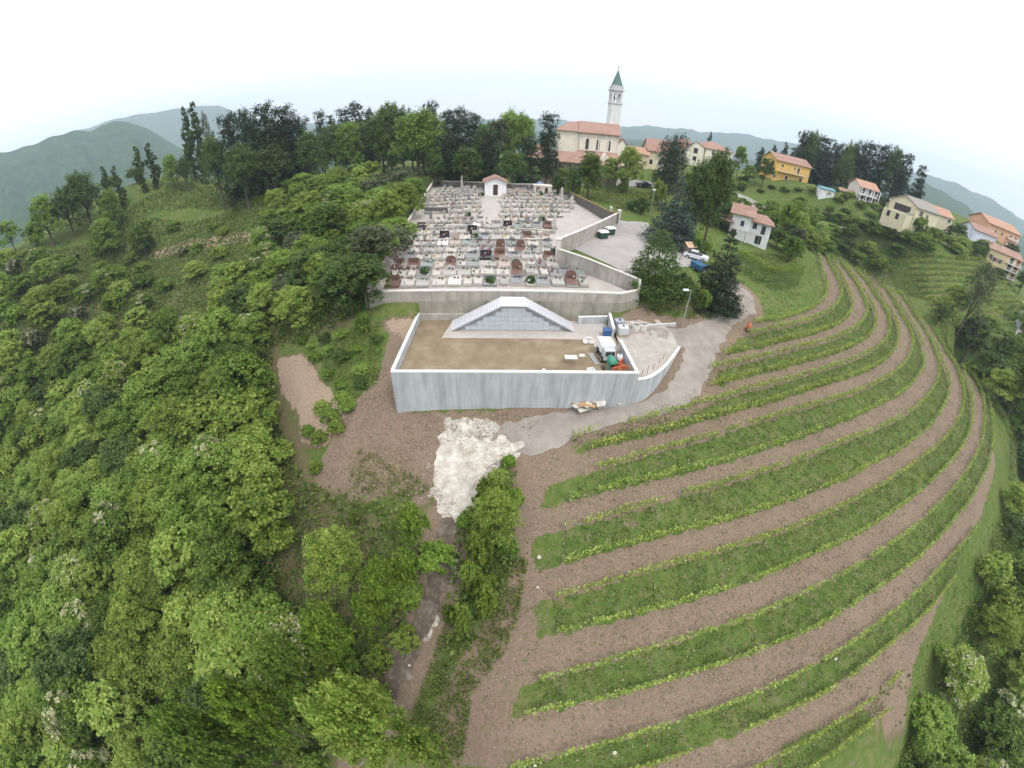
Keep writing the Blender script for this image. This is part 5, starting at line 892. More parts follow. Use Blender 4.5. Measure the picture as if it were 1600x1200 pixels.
# small stones on the soil
for k, (px, py) in enumerate([(842, 871), (840, 918), (1116, 570), (868, 560), (640, 1040), (1305, 1030), (960, 1176), (836, 1196)]):
    p = T(px, py); rr = random.Random(k); b = MB(); n = 7; s = rr.uniform(.12, .22); b.add([(p.x + s * math.cos(i * .9), p.y + s * .8 * math.sin(i * .9), p.z) for i in range(n)] + [(p.x + s * .5 * math.cos(i * .9 + .2), p.y + s * .4 * math.sin(i * .9), p.z + s * 1.1) for i in range(n)], [tuple(range(n, 2 * n))] + [(i, (i + 1) % n, (i + 1) % n + n, i + n) for i in range(n)])
    tag(b.build('stone', plain('pale_rock', (.55, .50, .44), .9, .2, 5)), ['pale stone on the headland beside the sixth vine row', 'pale stone below the first one on the headland', 'pale stone where the fourth vine row meets the road', 'small pale stone in the graves aisle', 'pale stone beside the wet channel', 'pale stone between the lower right rows', 'pale stone at the bottom of the headland', 'pale stone by the lowest row end'][k], 'stone')
# ---------------------------------------------------------------- foliage builders
def leaf_arrays(P, Nn, size, g, asp=.62):
    n = len(P); Nn = Nn / (np.linalg.norm(Nn, axis=1)[:, None] + 1e-9); A = np.cross(Nn, g.normal(size=(n, 3))); A /= np.linalg.norm(A, axis=1)[:, None] + 1e-9; B = np.cross(Nn, A)
    s = (size * g.uniform(.6, 1.35, n))[:, None]; A = A * s * .5; B = B * s * .5 * asp
    V = np.stack([P - A, P - B + A * .15, P + A, P + B + A * .15], 1).reshape(-1, 3); return V
def cloud(lobes, n, size, seed, clumps=17, spread=.15, low=-.45, up=.8, jit=.9):
    g = np.random.default_rng(seed); L = np.array(lobes, float); w = (L[:, 3] * L[:, 4] + L[:, 3] * L[:, 5]); w /= w.sum(); PS, NS = [], []
    for i, (cx, cy, cz, rx, ry, rz) in enumerate(L):
        k = max(60, int(n * w[i])); d = g.normal(size=(clumps, 3)); d /= np.linalg.norm(d, axis=1)[:, None]
        m = d[:, 2] < low; d[m, 2] *= -.6; d /= np.linalg.norm(d, axis=1)[:, None]
        c = d * g.uniform(.72, 1.02, (clumps, 1)); ci = g.integers(0, clumps, k); q = c[ci] + g.normal(size=(k, 3)) * spread * g.uniform(.6, 1.4, clumps)[ci][:, None]
        nn = q + g.normal(size=(k, 3)) * jit; nn[:, 2] += up; PS.append(q * [rx, ry, rz] + [cx, cy, cz]); NS.append(nn)
    P = np.concatenate(PS); P[:, 2] = np.maximum(P[:, 2], .05); return leaf_arrays(P, np.concatenate(NS), size, g)
def leafobj(name, V, mat, parent): n = len(V) // 4; return qmesh(name, V, np.arange(n * 4).reshape(n, 4), mat, parent)
BARK = plain('bark', (.10, .08, .06), .95, .4, 4); BARKP = plain('pine_bark', (.13, .075, .05), .95, .4, 4); BARKG = plain('pale_bark', (.28, .26, .22), .95, .4, 4)
LF = dict(
 mid=leafmat('leaf_mid', (.048, .098, .016), (.150, .255, .038), (.310, .400, .085), .45, .5),
 light=leafmat('leaf_light', (.085, .150, .024), (.225, .325, .052), (.400, .470, .120), .45, .4),
 dark=leafmat('leaf_dark', (.026, .058, .013), (.075, .132, .030), (.155, .220, .056), .4),
 yel=leafmat('leaf_yellow', (.070, .130, .018), (.150, .255, .030), (.290, .390, .060), .35),
 pine=leafmat('needle_pine', (.010, .022, .010), (.022, .044, .020), (.048, .078, .034), .08),
 blue=leafmat('needle_blue', (.022, .038, .032), (.048, .075, .064), (.095, .130, .110), .08),
 olive=leafmat('leaf_olive', (.040, .055, .022), (.085, .105, .048), (.160, .175, .090)),
 cream=leafmat('blossom_cream', (.26, .28, .13), (.42, .42, .24), (.60, .57, .40)),
 vine=leafmat('leaf_vine', (.13, .19, .030), (.25, .33, .060), (.42, .48, .14), .3, .1),
 grass=leafmat('grass_blades', (.052, .098, .018), (.120, .175, .036), (.240, .240, .088), .4, 0),
 bramble=leafmat('bramble', (.044, .082, .016), (.120, .180, .036), (.225, .265, .075), .4, 0),
 dead=leafmat('dry_litter', (.10, .075, .055), (.21, .16, .12), (.36, .29, .22), .0, 0))
PR = {}
def tree_root(name, cat): r = thing(name, name, cat); return r
def broad(key, name, R_, Hh, leaf, seed, n=6500, size=.26, lobes_n=11, trunk=BARK, flower=0, base=.08, cat='tree', crown='crown', squash=.75):
    g = random.Random(seed); r = tree_root(name, cat); L = []
    for i in range(lobes_n):
        a = i * 2.4 + g.uniform(-.4, .4); q = R_ * (.15 + .55 * ((i + .5) / lobes_n) ** .6) * g.uniform(.8, 1.15); f = (i / lobes_n); z = Hh * (base + .14 + (1 - base - .24) * (1 - f * g.uniform(.5, 1.0)))
        s = R_ * g.uniform(.32, .50); L.append((q * math.cos(a), q * math.sin(a), min(z, Hh - s * .7), s, s, s * squash))
    b = MB(); tx, ty = g.uniform(-.3, .3), g.uniform(-.3, .3); b.tube([(0, 0, -.5), (tx * .4, ty * .4, Hh * .25), (tx, ty, Hh * .7)], [Hh * .022, Hh * .017, Hh * .006], 7)
    for l in L[::3]: b.tube([(tx * .4, ty * .4, Hh * g.uniform(.2, .4)), (l[0] * .5, l[1] * .5, l[2] * .75), (l[0], l[1], l[2])], [Hh * .010, Hh * .007, Hh * .003], 5)
    b.build('trunk', trunk, r); leafobj(crown, cloud(L, n, size, seed), LF[leaf], r)
    if flower: leafobj('blossom', cloud([l[:3] + (l[3] * 1.05, l[4] * 1.05, l[5] * 1.08) for l in L if g.random() < flower], int(n * .16), size * .8, seed + 9, clumps=12, spread=.12, low=.1), LF['cream'], r)
    PR[key] = (r, R_, Hh)
def pine(key, name, R_, Hh, leaf, seed, n=6500, size=.24, bare=.3, cat='tree', flat=.38):
    g = random.Random(seed); r = tree_root(name, cat); L = []; b = MB(); b.tube([(0, 0, -.5), (.1, 0, Hh * .5), (0, .1, Hh * .93)], [Hh * .02, Hh * .014, Hh * .004], 7)
    lev = 8
    for i in range(lev):
        z = Hh * (bare + (1 - bare) * (i + .5) / lev); rr = R_ * (1.0 - .32 * (i / lev) ** 2) * g.uniform(.75, 1.15); m = 5 if i < lev - 1 else 4
        for k in range(m):
            a = i * 1.3 + k * 6.28 / m + g.uniform(-.4, .4); q = rr * g.uniform(.25, .62); s = rr * g.uniform(.38, .58); L.append((q * math.cos(a), q * math.sin(a), z + g.uniform(-.4, .4), s, s, s * flat * g.uniform(.8, 1.4)))
            b.tube([(0, 0, z - rr * .15), (q * math.cos(a), q * math.sin(a), z)], [Hh * .006, Hh * .003], 5)
    b.build('trunk', BARKP, r); leafobj('crown', cloud(L, n, size, seed, clumps=14, spread=.2, low=-.9, up=.3), LF[leaf], r); PR[key] = (r, R_, Hh)
def conifer(key, name, R_, Hh, leaf, seed, n=8000, size=.24, droop=.3, power=.8):
    g = random.Random(seed); r = tree_root(name, 'tree'); L = []; b = MB(); b.tube([(0, 0, -.5), (0, 0, Hh * .5), (0, 0, Hh * .95)], [Hh * .018, Hh * .011, Hh * .003], 7); lev = 12
    for i in range(lev):
        f = (i + .3) / lev; z = Hh * (.06 + .92 * f); rr = R_ * (1 - f) ** power * g.uniform(.85, 1.12); m = 6 if i < 7 else 4
        for k in range(m):
            a = i * 1.9 + k * 6.28 / m + g.uniform(-.25, .25); q = rr * .62; s = rr * .42 + .12; L.append((q * math.cos(a), q * math.sin(a), z - droop * rr * .5, s, s, s * .55))
    b.build('trunk', BARK, r); leafobj('crown', cloud(L, n, size, seed, clumps=9, spread=.24, low=-1, up=.2), LF[leaf], r); PR[key] = (r, R_, Hh)
def column(key, name, R_, Hh, leaf, seed, n=5000, size=.24, base=.12):
    g = random.Random(seed); r = tree_root(name, 'tree'); L = []; b = MB(); b.tube([(0, 0, -.5), (0, 0, Hh * .5), (0, 0, Hh * .95)], [Hh * .016, Hh * .011, Hh * .003], 7); lev = 14
    for i in range(lev):
        f = (i + .5) / lev; rr = R_ * (math.sin(math.pi * (f * .82 + .14)) ** .6) * g.uniform(.75, 1.1); a = g.random() * 6.28; L.append((rr * .3 * math.cos(a), rr * .3 * math.sin(a), Hh * (base + (1 - base) * f), rr * .75, rr * .75, Hh * .065))
    b.build('trunk', BARK, r); leafobj('crown', cloud(L, n, size, seed, clumps=14, low=-.8, up=.2), LF[leaf], r); PR[key] = (r, R_, Hh)
def bush(key, name, R_, Hh, leaf, seed, n=3200, size=.22, flower=0, cat='shrub'):
    g = random.Random(seed); r = tree_root(name, cat); L = []
    for i in range(8): a = i * 2.4 + g.uniform(-.4, .4); q = R_ * .62 * ((i + .3) / 8) ** .5; s = R_ * g.uniform(.34, .5); L.append((q * math.cos(a), q * math.sin(a), Hh * g.uniform(.35, .62) * (1.15 - .35 * i / 8), s, s, Hh * .36))
    b = MB(); [b.tube([(0, 0, -.3), (l[0] * .4, l[1] * .4, l[2] * .5), (l[0], l[1], l[2])], [.07, .05, .02], 5) for l in L[::2]]; b.build('stems', BARK, r); leafobj('foliage', cloud(L, n, size, seed, clumps=14, low=-.6), LF[leaf], r)
    if flower: leafobj('blossom', cloud(L[:5], int(n * .2), size * .8, seed + 7, clumps=8, spread=.14, low=.1), LF['cream'], r)
    PR[key] = (r, R_, Hh)
broad('m1', 'leafy_tree', 3.0, 8, 'mid', 1, n=15000, size=.22, lobes_n=15); broad('m2', 'leafy_tree', 3.0, 8, 'mid', 2, n=10000, size=.32, lobes_n=20); broad('l1', 'locust_tree', 3.0, 8, 'light', 3, n=15000, size=.21, lobes_n=18); broad('l2', 'locust_tree', 2.8, 8, 'light', 4, n=8500, size=.34, lobes_n=13)
broad('d1', 'broadleaf_tree', 3.0, 8, 'dark', 5, n=11000, lobes_n=16); broad('f1', 'flowering_locust_tree', 3.0, 8, 'mid', 6, n=11500, flower=.25, lobes_n=16); broad('f2', 'flowering_locust_tree', 3.0, 8, 'light', 7, n=11500, flower=.75, lobes_n=14)
broad('y1', 'broadleaf_tree', 2.6, 6.5, 'yel', 8, n=8500, lobes_n=15); broad('lime', 'lime_tree', 4.0, 11, 'mid', 9, n=12000, lobes_n=24, base=.22, squash=1.0, size=.32); broad('wisp', 'willow_tree', 3.2, 9, 'olive', 10, n=5200, size=.24, lobes_n=18, base=.05, squash=1.2); broad('o1', 'broadleaf_tree', 3.0, 8, 'olive', 12, n=9500, lobes_n=15)
broad('dt', 'broadleaf_tree', 4.0, 14, 'dark', 13, n=12000, size=.36, lobes_n=30, base=.02, squash=1.25); broad('mt', 'broadleaf_tree', 4.0, 14, 'mid', 14, n=12000, size=.36, lobes_n=28, base=.03, squash=1.2)
pine('p1', 'pine_tree', 3.5, 15, 'pine', 21, bare=.2, n=10000, flat=.6, size=.34); pine('p2', 'pine_tree', 3.5, 15, 'pine', 22, bare=.06, n=13000, flat=.85, size=.34); pine('p3', 'pine_tree', 2.6, 15, 'pine', 23, bare=.3, n=7000, flat=.5, size=.3); pine('umb', 'umbrella_pine', 5, 11, 'pine', 24, bare=.08, n=14000, flat=.9, size=.32)
conifer('c1', 'cedar_tree', 3.6, 11, 'blue', 31, n=14000); conifer('c2', 'spruce_tree', 4.0, 11, 'pine', 32, droop=.9, n=16000); conifer('c3', 'yew_tree', 4.0, 10, 'dark', 33, power=.45, n=17000)
column('pop', 'poplar_tree', 1.9, 18, 'dark', 41, n=9000, size=.34, base=.05); column('cyp', 'cypress_tree', 1.1, 9, 'pine', 42, n=5000, base=.02)
bush('b1', 'shrub', 1.6, 2.4, 'light', 51, n=4200); bush('b2', 'shrub', 1.6, 2.4, 'mid', 52, n=4200); bush('b3', 'shrub', 1.6, 2.6, 'yel', 53, n=4200); bush('b4', 'shrub', 1.6, 2.6, 'dark', 54, n=4200); bush('b5', 'flowering_shrub', 1.6, 2.8, 'olive', 55, flower=1, n=4200)
USEDP = set(); PLANTED = []
def plant(key, P, h, rad_, label, group=None, cat=None, rz=None):
    pr, R0, H0 = PR[key]; o = pr if key not in USEDP else copy_tree(pr); USEDP.add(key)
    o.location = P; o.rotation_euler = (0, 0, random.uniform(0, 6.28) if rz is None else rz); o.scale = (rad_ / R0, rad_ / R0, h / H0); o['label'] = label
    if group: o['group'] = group
    elif 'group' in o: del o['group']
    PLANTED.append(o); return o
def hero(key, px, py, top, hw, label, dist=None, group=None, sink=0):
    P = atd(px, py, dist) if dist else T(px, py); P.z = Hs(P.x, P.y)
    h = rise(P, top); q0 = proj(P + Vector((0, 0, h * .5))); d = (P + Vector((0, 0, h * .5)) - Vector((0, 0, CZ))).length; rr = math.hypot(q0[0] - 800, q0[1] - 600)
    return plant(key, P, max(h, 1.2), hw * d / (FPX * (1 + (rr / (2 * FPX)) ** 2)), label, group)
TG = 'dark tree belt behind the graves'
HERO = [
 ('pop',322,288,164,15,'taller of the two tall dark poplars left of the pine mass',150,'tall poplars on the left skyline'), ('pop',308,287,171,12,'shorter left-hand one of the two tall dark poplars',152,'tall poplars on the left skyline'), ('wisp',338,288,180,9,'thin greyish half-bare tree between the poplars and the pine mass',148),
 ('pop',228,302,231,11,'small poplar on the left skyline, left one of the lower pair',150), ('pop',248,303,226,12,'small poplar on the left skyline, right one of the lower pair',150), ('mt',276,304,244,16,'rounded tree in the gap between low and tall poplars',148), ('dt',296,302,247,14,'dark tree at the foot of the tall poplars',146), ('pop',190,312,262,10,'pale little poplar farthest left on the skyline',150),
 ('p2',372,292,181,26,'dark pine at the left end of the big pine mass',128), ('p2',402,296,172,28,'broad dark pine second from the left in the pine mass',124), ('p2',430,298,164,28,'tallest dark pine in the middle of the pine mass',122), ('p2',458,298,168,28,'dark pine right of the tallest one in the pine mass',124), ('p2',480,294,184,22,'dark pine with ragged crown near the right of the pine mass',126), ('dt',490,296,208,24,'dark leafy tree closing the right end of the pine mass',120), ('dt',385,300,228,30,'dense dark tree low in front of the pine mass, left one',118), ('dt',432,304,232,32,'dense dark tree low in front of the pine mass, right one',116),
 ('p1',508,262,176,12,'thin open pine at the left side of the meadow',150), ('p3',524,262,178,12,'thin open pine second on the left side of the meadow',150), ('p1',545,262,172,16,'open dark pine behind the left of the meadow',148), ('p1',562,262,163,16,'taller open pine behind the left of the meadow',150), ('p2',580,262,172,15,'slim pine right of the taller open pine behind the meadow',150), ('mt',548,266,196,26,'mid green tree in front of the open pines',138), ('dt',585,262,186,22,'dark leafy tree at the back of the meadow',142), ('mt',612,262,166,26,'tall full green tree at the back of the meadow',136), ('dt',632,264,172,24,'tall dark green tree touching the lawn lime',134),
 ('lime',655,284,176,44,'large round lime tree with bare trunk standing alone on the meadow edge',112),
 ('p2',676,268,160,16,'pointed pine rising behind the lone lime tree',130,TG), ('p1',700,276,176,18,'open pine right behind the lime tree',122,TG), ('p2',716,280,170,24,'broad dark pine with flat top above the left of the graves',118,TG), ('p2',740,284,178,24,'dark pine left behind the white chapel',114,TG), ('o1',776,286,186,22,'hazy greyish tree right behind the chapel roof',114,TG), ('lime',795,286,176,24,'tall pale hazy tree behind the chapel',124,TG), ('lime',815,286,181,22,'tall pale tree second to the right behind the chapel',122,TG), ('p2',822,290,214,22,'dark pine low behind the right corner of the graves',106,TG), ('p1',852,286,180,19,'tall dark pine with forked trunk left of the church',106,TG), ('p2',700,286,212,24,'dark low pine above the left back corner of the graves',104,TG), ('dt',730,290,232,24,'dark leafy tree behind the back wall left of the chapel',100,TG), ('dt',800,292,238,24,'dark leafy tree behind the back wall right of the chapel',99,TG), ('p2',764,288,204,22,'dark pine directly behind the chapel',104,TG), ('d1',680,288,240,16,'small dark tree at the left end of the back wall',101,TG),
 ('b4',870,300,272,12,'dark green bush by the family tombs',98), ('b4',893,305,256,14,'tall brownish bush beside the lawn lime',94), ('mt',918,306,243,25,'green spreading tree at the lawn edge below the church',96), ('m1',950,290,246,14,'green tree between the two lawn trees',112), ('l1',979,292,230,25,'pale yellow green tree before the church annexe',112), ('b2',973,302,276,10,'small conical shrub standing on the lawn',None), ('b4',1000,334,306,15,'dark round bush on the lawn above the car park',None), ('b4',985,328,312,9,'little dark bush left of the round one on the lawn',None),
 ('umb',1042,296,219,31,'broad domed dark pine in front of the red roofed houses',118), ('c1',1046,386,268,45.29,'tall blue grey cedar at the head of the car park',72), ('dt',1076,384,255,26,'tall dark green tree joined to the cedar',76), ('dt',1098,388,240,28,'tall dark mixed tree left of the white garden house',80), ('p2',1112,345,246,22,'dark feathery tree behind the white garden house',100), ('b1',1030,305,282,14,'bright bush by the street lamp behind the cedar',100),
 ('c3',1017,462,352,50.02,'broad dark yew like conifer at the right front corner of the graves',None), ('c2',1114,478,352,51.53,'drooping dark conifer above the road bend',None), ('b4',1062,476,424,22,'dark bush filling the gap between the two big conifers',None), ('b2',1095,486,452,14,'low dark shrub under the drooping conifer',None), ('b4',1085,400,372,12,'dark hedge bush at the house entrance',None), ('b2',1080,388,365,10,'green bush above the house entrance',None), ('b3',1102,396,378,12,'yellow green clipped bush beside the driveway',None),
 ('m1',1152,270,228,13,'dark green tree at the right end of the municipal building',158), ('cyp',1104,246,207,5,'pointed cypress rising behind the red municipal roof',190), ('cyp',1183,268,231,9,'cypress left of three behind the yellow house',185), ('cyp',1201,268,228,9,'cypress in the middle of three behind the yellow house',188), ('cyp',1220,262,224,8,'cypress right of three behind the yellow house',192), ('d1',1192,284,248,16,'dark bushy tree at the left end of the yellow house',160), ('m1',1168,284,258,14,'green bushy tree left of the yellow house garden',156),
 ('p3',1427,314,257,14,'lone leaning pine at the right end of the ridge wood',178),
 ('y1',1222,376,317,18,'bright yellow green tree right of the white garden house',None), ('l1',1243,380,332,17,'light green tree behind the bright yellow one',None), ('o1',1236,404,356,16,'small olive tree on the garden lawn',None), ('f2',1272,392,346,14,'cream flowering tree right of the garden',None), ('b4',1205,372,352,10,'dark reddish bush beside the white garden house',None), ('d1',1190,366,340,10,'small dark tree behind the white garden house wing',None), ('b2',1184,380,364,6,'climbing bush at the corner of the white garden house',None),
 ('wisp',1492,528,416,29,'pale wispy willow like tree in front of the far vineyard',None), ('d1',1462,508,478,16,'dark thicket tree below the wispy one',None), ('d1',1500,566,500,30,'dark tree in the hollow under the wispy tree',None), ('m1',1545,590,520,28,'mid green round tree right of the dark hollow',None), ('l1',1582,580,524,26,'lighter green round tree at the right edge below the small lane',None), ('m2',1572,650,560,32,'green tree on the right edge above the dark shade',None), ('d1',1600,690,610,30,'dark tree at the right edge of the picture beside the vine slope',None),
 ('b3',795,732,712,13.33,'small shrub at the top of the right channel hedge',None), ('b1',775,775,735,20,'green shrub below the white spoil',None), ('b3',757,790,748,15.56,'yellow green shrub against the white spoil',None), ('l1',775,850,770,35.56,'leafy young tree, biggest in the right channel hedge',None), ('b1',750,880,835,24.44,'light shrub leaning over the wet stones',None), ('b1',735,925,880,20,'green shrub in the middle of the right channel hedge',None), ('b1',760,965,925,22.22,'loose light shrub lower in the right channel hedge',None), ('b1',725,990,950,17.78,'thin pale shrub at the lower right channel bank',None), ('b1',705,970,945,13.33,'small shrub overhanging the pale rocks',None),
 ('y1',655,868,790,25.38,'narrow yellow green tree at the top of the left channel hedge',None), ('b3',640,905,862,25.38,'yellow green shrub second in the left channel hedge',None), ('y1',615,955,880,27.69,'yellow green tree third in the left channel hedge',None), ('b3',590,985,935,27.69,'yellow green shrub fourth in the left channel hedge',None), ('y1',560,1050,955,36.92,'yellow green tree fifth in the left channel hedge',None), ('m1',530,1110,1010,41.54,'green tree sixth in the left channel hedge',None), ('y1',490,1160,1070,41.54,'yellow green tree seventh in the left channel hedge',None), ('m2',440,1195,1120,40,'green tree at the lower end of the left channel hedge',None),
 ('l1',548,925,838,50,'large light green round tree standing apart left of the channel',None), ('l1',640,1180,1085,60,'large light green tree at the bottom of the channel',None), ('b1',690,1195,1150,28.89,'low green shrub right of the bottom channel tree',None), ('b1',556,818,800,10,'tiny bright green sapling on the dark ground',None),
 ('l1',628,352,286,34,'bright yellow green tree leaning over the left cemetery wall',None), ('mt',598,352,296,34,'mid green tree beside the upper left cemetery wall',None), ('mt',645,330,280,26,'green tree at the top end of the left cemetery wall',None), ('o1',590,440,352,44,'grey olive feathery tree beside the left cemetery wall',None), ('d1',552,492,402,44,'dark tree at the left front corner of the graves',None), ('f2',575,372,312,34,'pale flowering tree left of the upper graves',None), ('mt',520,400,320,44,'mid green tree in the wood left of the graves',None), ('d1',500,470,390,46,'dark green tree at the wood edge left of the bank',None), ('m1',605,420,350,26,'green tree pressed against the middle of the left wall',None), ('mt',540,345,290,36,'rounded green tree below the meadow edge',None), ('l1',485,360,300,36,'light green tree below the pine mass',None), ('b2',570,520,490,16,'shrub at the foot of the old wall corner',None),
 ('d1',1398,380,356,18,'dark bush tree under the left corner of the cream house',None), ('m1',1424,390,368,17,'green tree hiding the foot of the cream house terrace',None), ('m1',1448,396,377,15,'green tree below the cream house facade',None), ('cyp',1478,376,352,9,'dark cypress like tree right of the cream house',None), ('d1',1492,378,350,14,'dark tree between the cream and the bluish white houses',None), ('d1',1556,440,420,12,'bush at the foot of the light yellow house',None), ('d1',1590,460,425,16,'dark tree right of the light yellow house',None),
 ('dt',148,368,272,30,'tall dark round tree on the left hillside',None), ('dt',118,372,296,26,'dark tree left of the tall round one on the hillside',None), ('d1',40,372,308,22,'dark tree group member near the left edge skyline, right one',None), ('d1',12,385,322,22,'dark tree group member near the left edge skyline, left one',None), ('mt',85,385,310,28,'green tree between the dark ones on the left hillside',None), ('mt',185,368,300,22,'green tree right of the tall dark round one',None), ('mt',175,405,345,28,'round bush like tree on the left hillside grass',None), ('m2',230,400,352,20,'round green shrub tree on the open left grass',None), ('pop',178,330,262,10,'pale narrow tree behind the tall dark round one',None),
 ('dt',528,268,196,22,'dark full tree low between the open pines',144), ('dt',568,268,192,24,'dark full tree low behind the meadow centre',146), ('mt',600,266,176,24,'green tree between the tall meadow trees',144), ('dt',505,272,212,16,'dark tree right of the big pine mass',140), ('dt',645,268,188,22,'dark tree hidden behind the lawn lime',140), ('dt',668,272,196,20,'dark tree behind the right side of the lawn lime',126), ('dt',758,288,196,22,'dark full tree behind the chapel roof left',110), ('dt',345,296,214,22,'dark tree at the left foot of the pine mass',130), ('dt',412,300,200,26,'dark full tree inside the pine mass',128), ('dt',448,300,196,26,'dark full tree in the right half of the pine mass',127), ('m1',1412,388,360,17,'green tree covering the corner of the cream terrace',None), ('b2',60,385,350,18,'green bush tree on the far left crest',None), ('m1',25,395,345,22,'green tree on the far left crest edge',None),
]
for h_ in HERO: hero(*h_)
def region_fill(poly_px, spacing, kinds, hr, rr_, prefix, group, seed, zone, zmax=None, avoid=(), limit=400, skip=0.):
    g = random.Random(seed); W_ = TP(poly_px); xs = [p.x for p in W_]; ys = [p.y for p in W_]; acc = []
    area = (max(xs) - min(xs)) * (max(ys) - min(ys)); n = int(area / spacing ** 2 * 6)
    C = np.array([(g.uniform(min(xs), max(xs)), g.uniform(min(ys), max(ys))) for _ in range(n)]); C = C[inpoly(C[:, 0], C[:, 1], W_)]
    AV = [TP(a) for a in avoid]
    for a in AV: C = C[~inpoly(C[:, 0], C[:, 1], a)]
    others = np.array([(o.location.x, o.location.y, o.scale.x * 1.5) for o in PLANTED])
    for x, y in C:
        if len(acc) >= limit: break
        if any((x - q[0]) ** 2 + (y - q[1]) ** 2 < spacing ** 2 for q in acc): continue
        if len(others) and ((others[:, 0] - x) ** 2 + (others[:, 1] - y) ** 2 < np.maximum(spacing * .55, others[:, 2]) ** 2).any(): continue
        if g.random() < skip: continue
        acc.append((x, y))
    if not acc: return []
    A_ = np.array(acc); Z = H(A_[:, 0], A_[:, 1]); out_ = []
    items = []
    for (x, y), z in zip(acc, Z):
        k = g.choice(kinds); h = g.uniform(*hr) * (.85 if k[0] == 'b' else 1); r0 = g.uniform(*rr_); items.append((x, y, z, k, h, r0))
    pj = [proj((i[0], i[1], i[2] + i[4] * .8)) for i in items]; band = 70 if spacing > 3 else 50
    order = sorted(range(len(items)), key=lambda i: (-int(pj[i][1] // band), pj[i][0])); cnt = {}; nb = sorted({int(p[1] // band) for p in pj}, reverse=True)
    tot = {b: sum(1 for p in pj if int(p[1] // band) == b) for b in nb}
    KN = dict(m1='full mid green tree', m2='lumpy mid green tree', l1='light green tree', l2='open light green tree', d1='dark green tree', f1='partly blossoming green tree', f2='cream blossoming tree', y1='yellow green tree', o1='grey olive tree', lime='tall rounded tree', p1='open dark pine', p2='dense dark pine', p3='slim dark pine', wisp='wispy olive tree', b1='light green shrub', b2='mid green shrub', b3='yellow green shrub', b4='dark shrub', b5='cream flowering shrub', c2='drooping conifer')
    for i in order:
        x, y, z, k, h, r0 = items[i]; b = int(pj[i][1] // band); cnt[b] = cnt.get(b, 0) + 1; bi = nb.index(b); j = cnt[b]; m = tot[b]
        pos = f'{ORD[min(30, j)]} from left' if j <= m / 2 + .5 else f'{ORD[min(30, m - j + 1)]} from right'
        o = plant(k, (x, y, z - .1), h, r0, f'{KN[k]} {zone}, {pos}, {ORD[bi + 1]} band up', group); out_.append(o)
    return out_
n0 = len(PLANTED)
clear = [(425,545),(470,535),(640,500),(650,640),(700,660),(690,800),(640,850),(560,850),(480,850),(425,760),(405,640)]
gap1 = [(450,850),(640,790),(650,920),(575,1060),(490,1040),(455,960)]; gap2 = [(240,470),(330,430),(350,470),(270,530)]; chan = [(640,790),(860,700),(820,1199),(470,1199),(600,1000)]
region_fill([(-40,640),(120,560),(330,540),(470,640),(500,760),(640,790),(600,960),(470,1199),(-20,1230),(-120,1000),(-100,750)], 3.6, ['m1','m1','m2','m2','l1','l1','l2','m1','l2','d1','f1','m1','l1','f2','m2','m1','l2'], (6.5, 10), (3.0, 4.4), '', 'trees of the lower left wood', 101, 'in lower left wood', avoid=[clear, gap1, chan], limit=235)
region_fill([(330,560),(400,440),(440,330),(560,300),(640,300),(620,400),(575,500),(520,525),(440,545)], 4.0, ['m1','m2','l1','l1','d1','m1','f1','o1','l2'], (5, 8.5), (2.6, 3.8), '', 'trees of the wood beside the graves', 102, 'in wood beside graves', avoid=[clear], limit=80)
region_fill([(-60,450),(150,430),(330,430),(400,450),(380,560),(120,620),(-60,700)], 5.0, ['l1','m1','b1','b1','b2','l2','m2','f1','b5','b3'], (3.0, 6.0), (2.5, 3.8), '', 'trees and bushes on the left hillside', 103, 'on middle left hillside', avoid=[gap2], limit=110, skip=.12)
region_fill([(-40,470),(20,400),(200,330),(430,310),(520,295),(430,360),(420,430),(200,420)], 7.5, ['b1','b2','b1','b3','l1','b5','b2'], (1.6, 3.4), (1.8, 3.2), '', 'bushes on the upper left hillside', 104, 'on upper left hillside', limit=80, skip=.2)
region_fill([(-30,400),(60,330),(260,296),(340,288),(330,312),(150,345),(0,420)], 8, ['d1','m1','m2','m1','l1'], (3.5, 5.5), (3, 4.2), '', 'trees on the left crest', 105, 'on the left crest', limit=24)
region_fill([(1250,338),(1330,338),(1415,366),(1500,388),(1545,396),(1530,404),(1450,396),(1400,408),(1300,398),(1262,392)], 4.2, ['m1','m2','l1','d1','l2','m1','f1','b2','l1'], (3.2, 6.0), (2.8, 4.2), '', 'trees on the slope above the vineyards', 106, 'on slope above vineyards', limit=90)
region_fill([(1090,300),(1330,330),(1340,345),(1260,350),(1210,340),(1110,330)], 5.0, ['b1','b2','m2','b4','l2','m1'], (2.5, 5), (2, 3), '', 'orchard bushes below the lane', 107, 'in orchard below lane', limit=28)
region_fill([(1110,272),(1200,288),(1340,308),(1330,320),(1230,300),(1080,288)], 4.2, ['b1','b2','b4','b1','b2'], (1.5, 2.6), (1.6, 2.4), '', 'garden bushes above the lane', 108, 'in garden above lane', limit=40)
RIDGE = [(1248,262,206,16),(1262,266,209,18),(1280,270,217,18),(1298,276,226,18),(1316,282,226,18),(1332,286,224,18),(1348,288,226,18),(1366,294,228,18),(1384,300,234,17),(1402,306,243,15),(1276,284,236,20),(1312,292,244,18),(1392,318,262,16),(1240,258,232,14)]
for i, (x, y, t, hw) in enumerate(RIDGE): hero(['p2', 'dt', 'p1', 'p2', 'dt', 'p2', 'p1'][i % 7], x, y, t, hw, f'dark tree behind the ridge houses, {ORD[i + 1]} in the belt' + (' low in front' if i > 9 else ''), 196 if i < 10 else 186, 'dark tree belt on the right ridge')
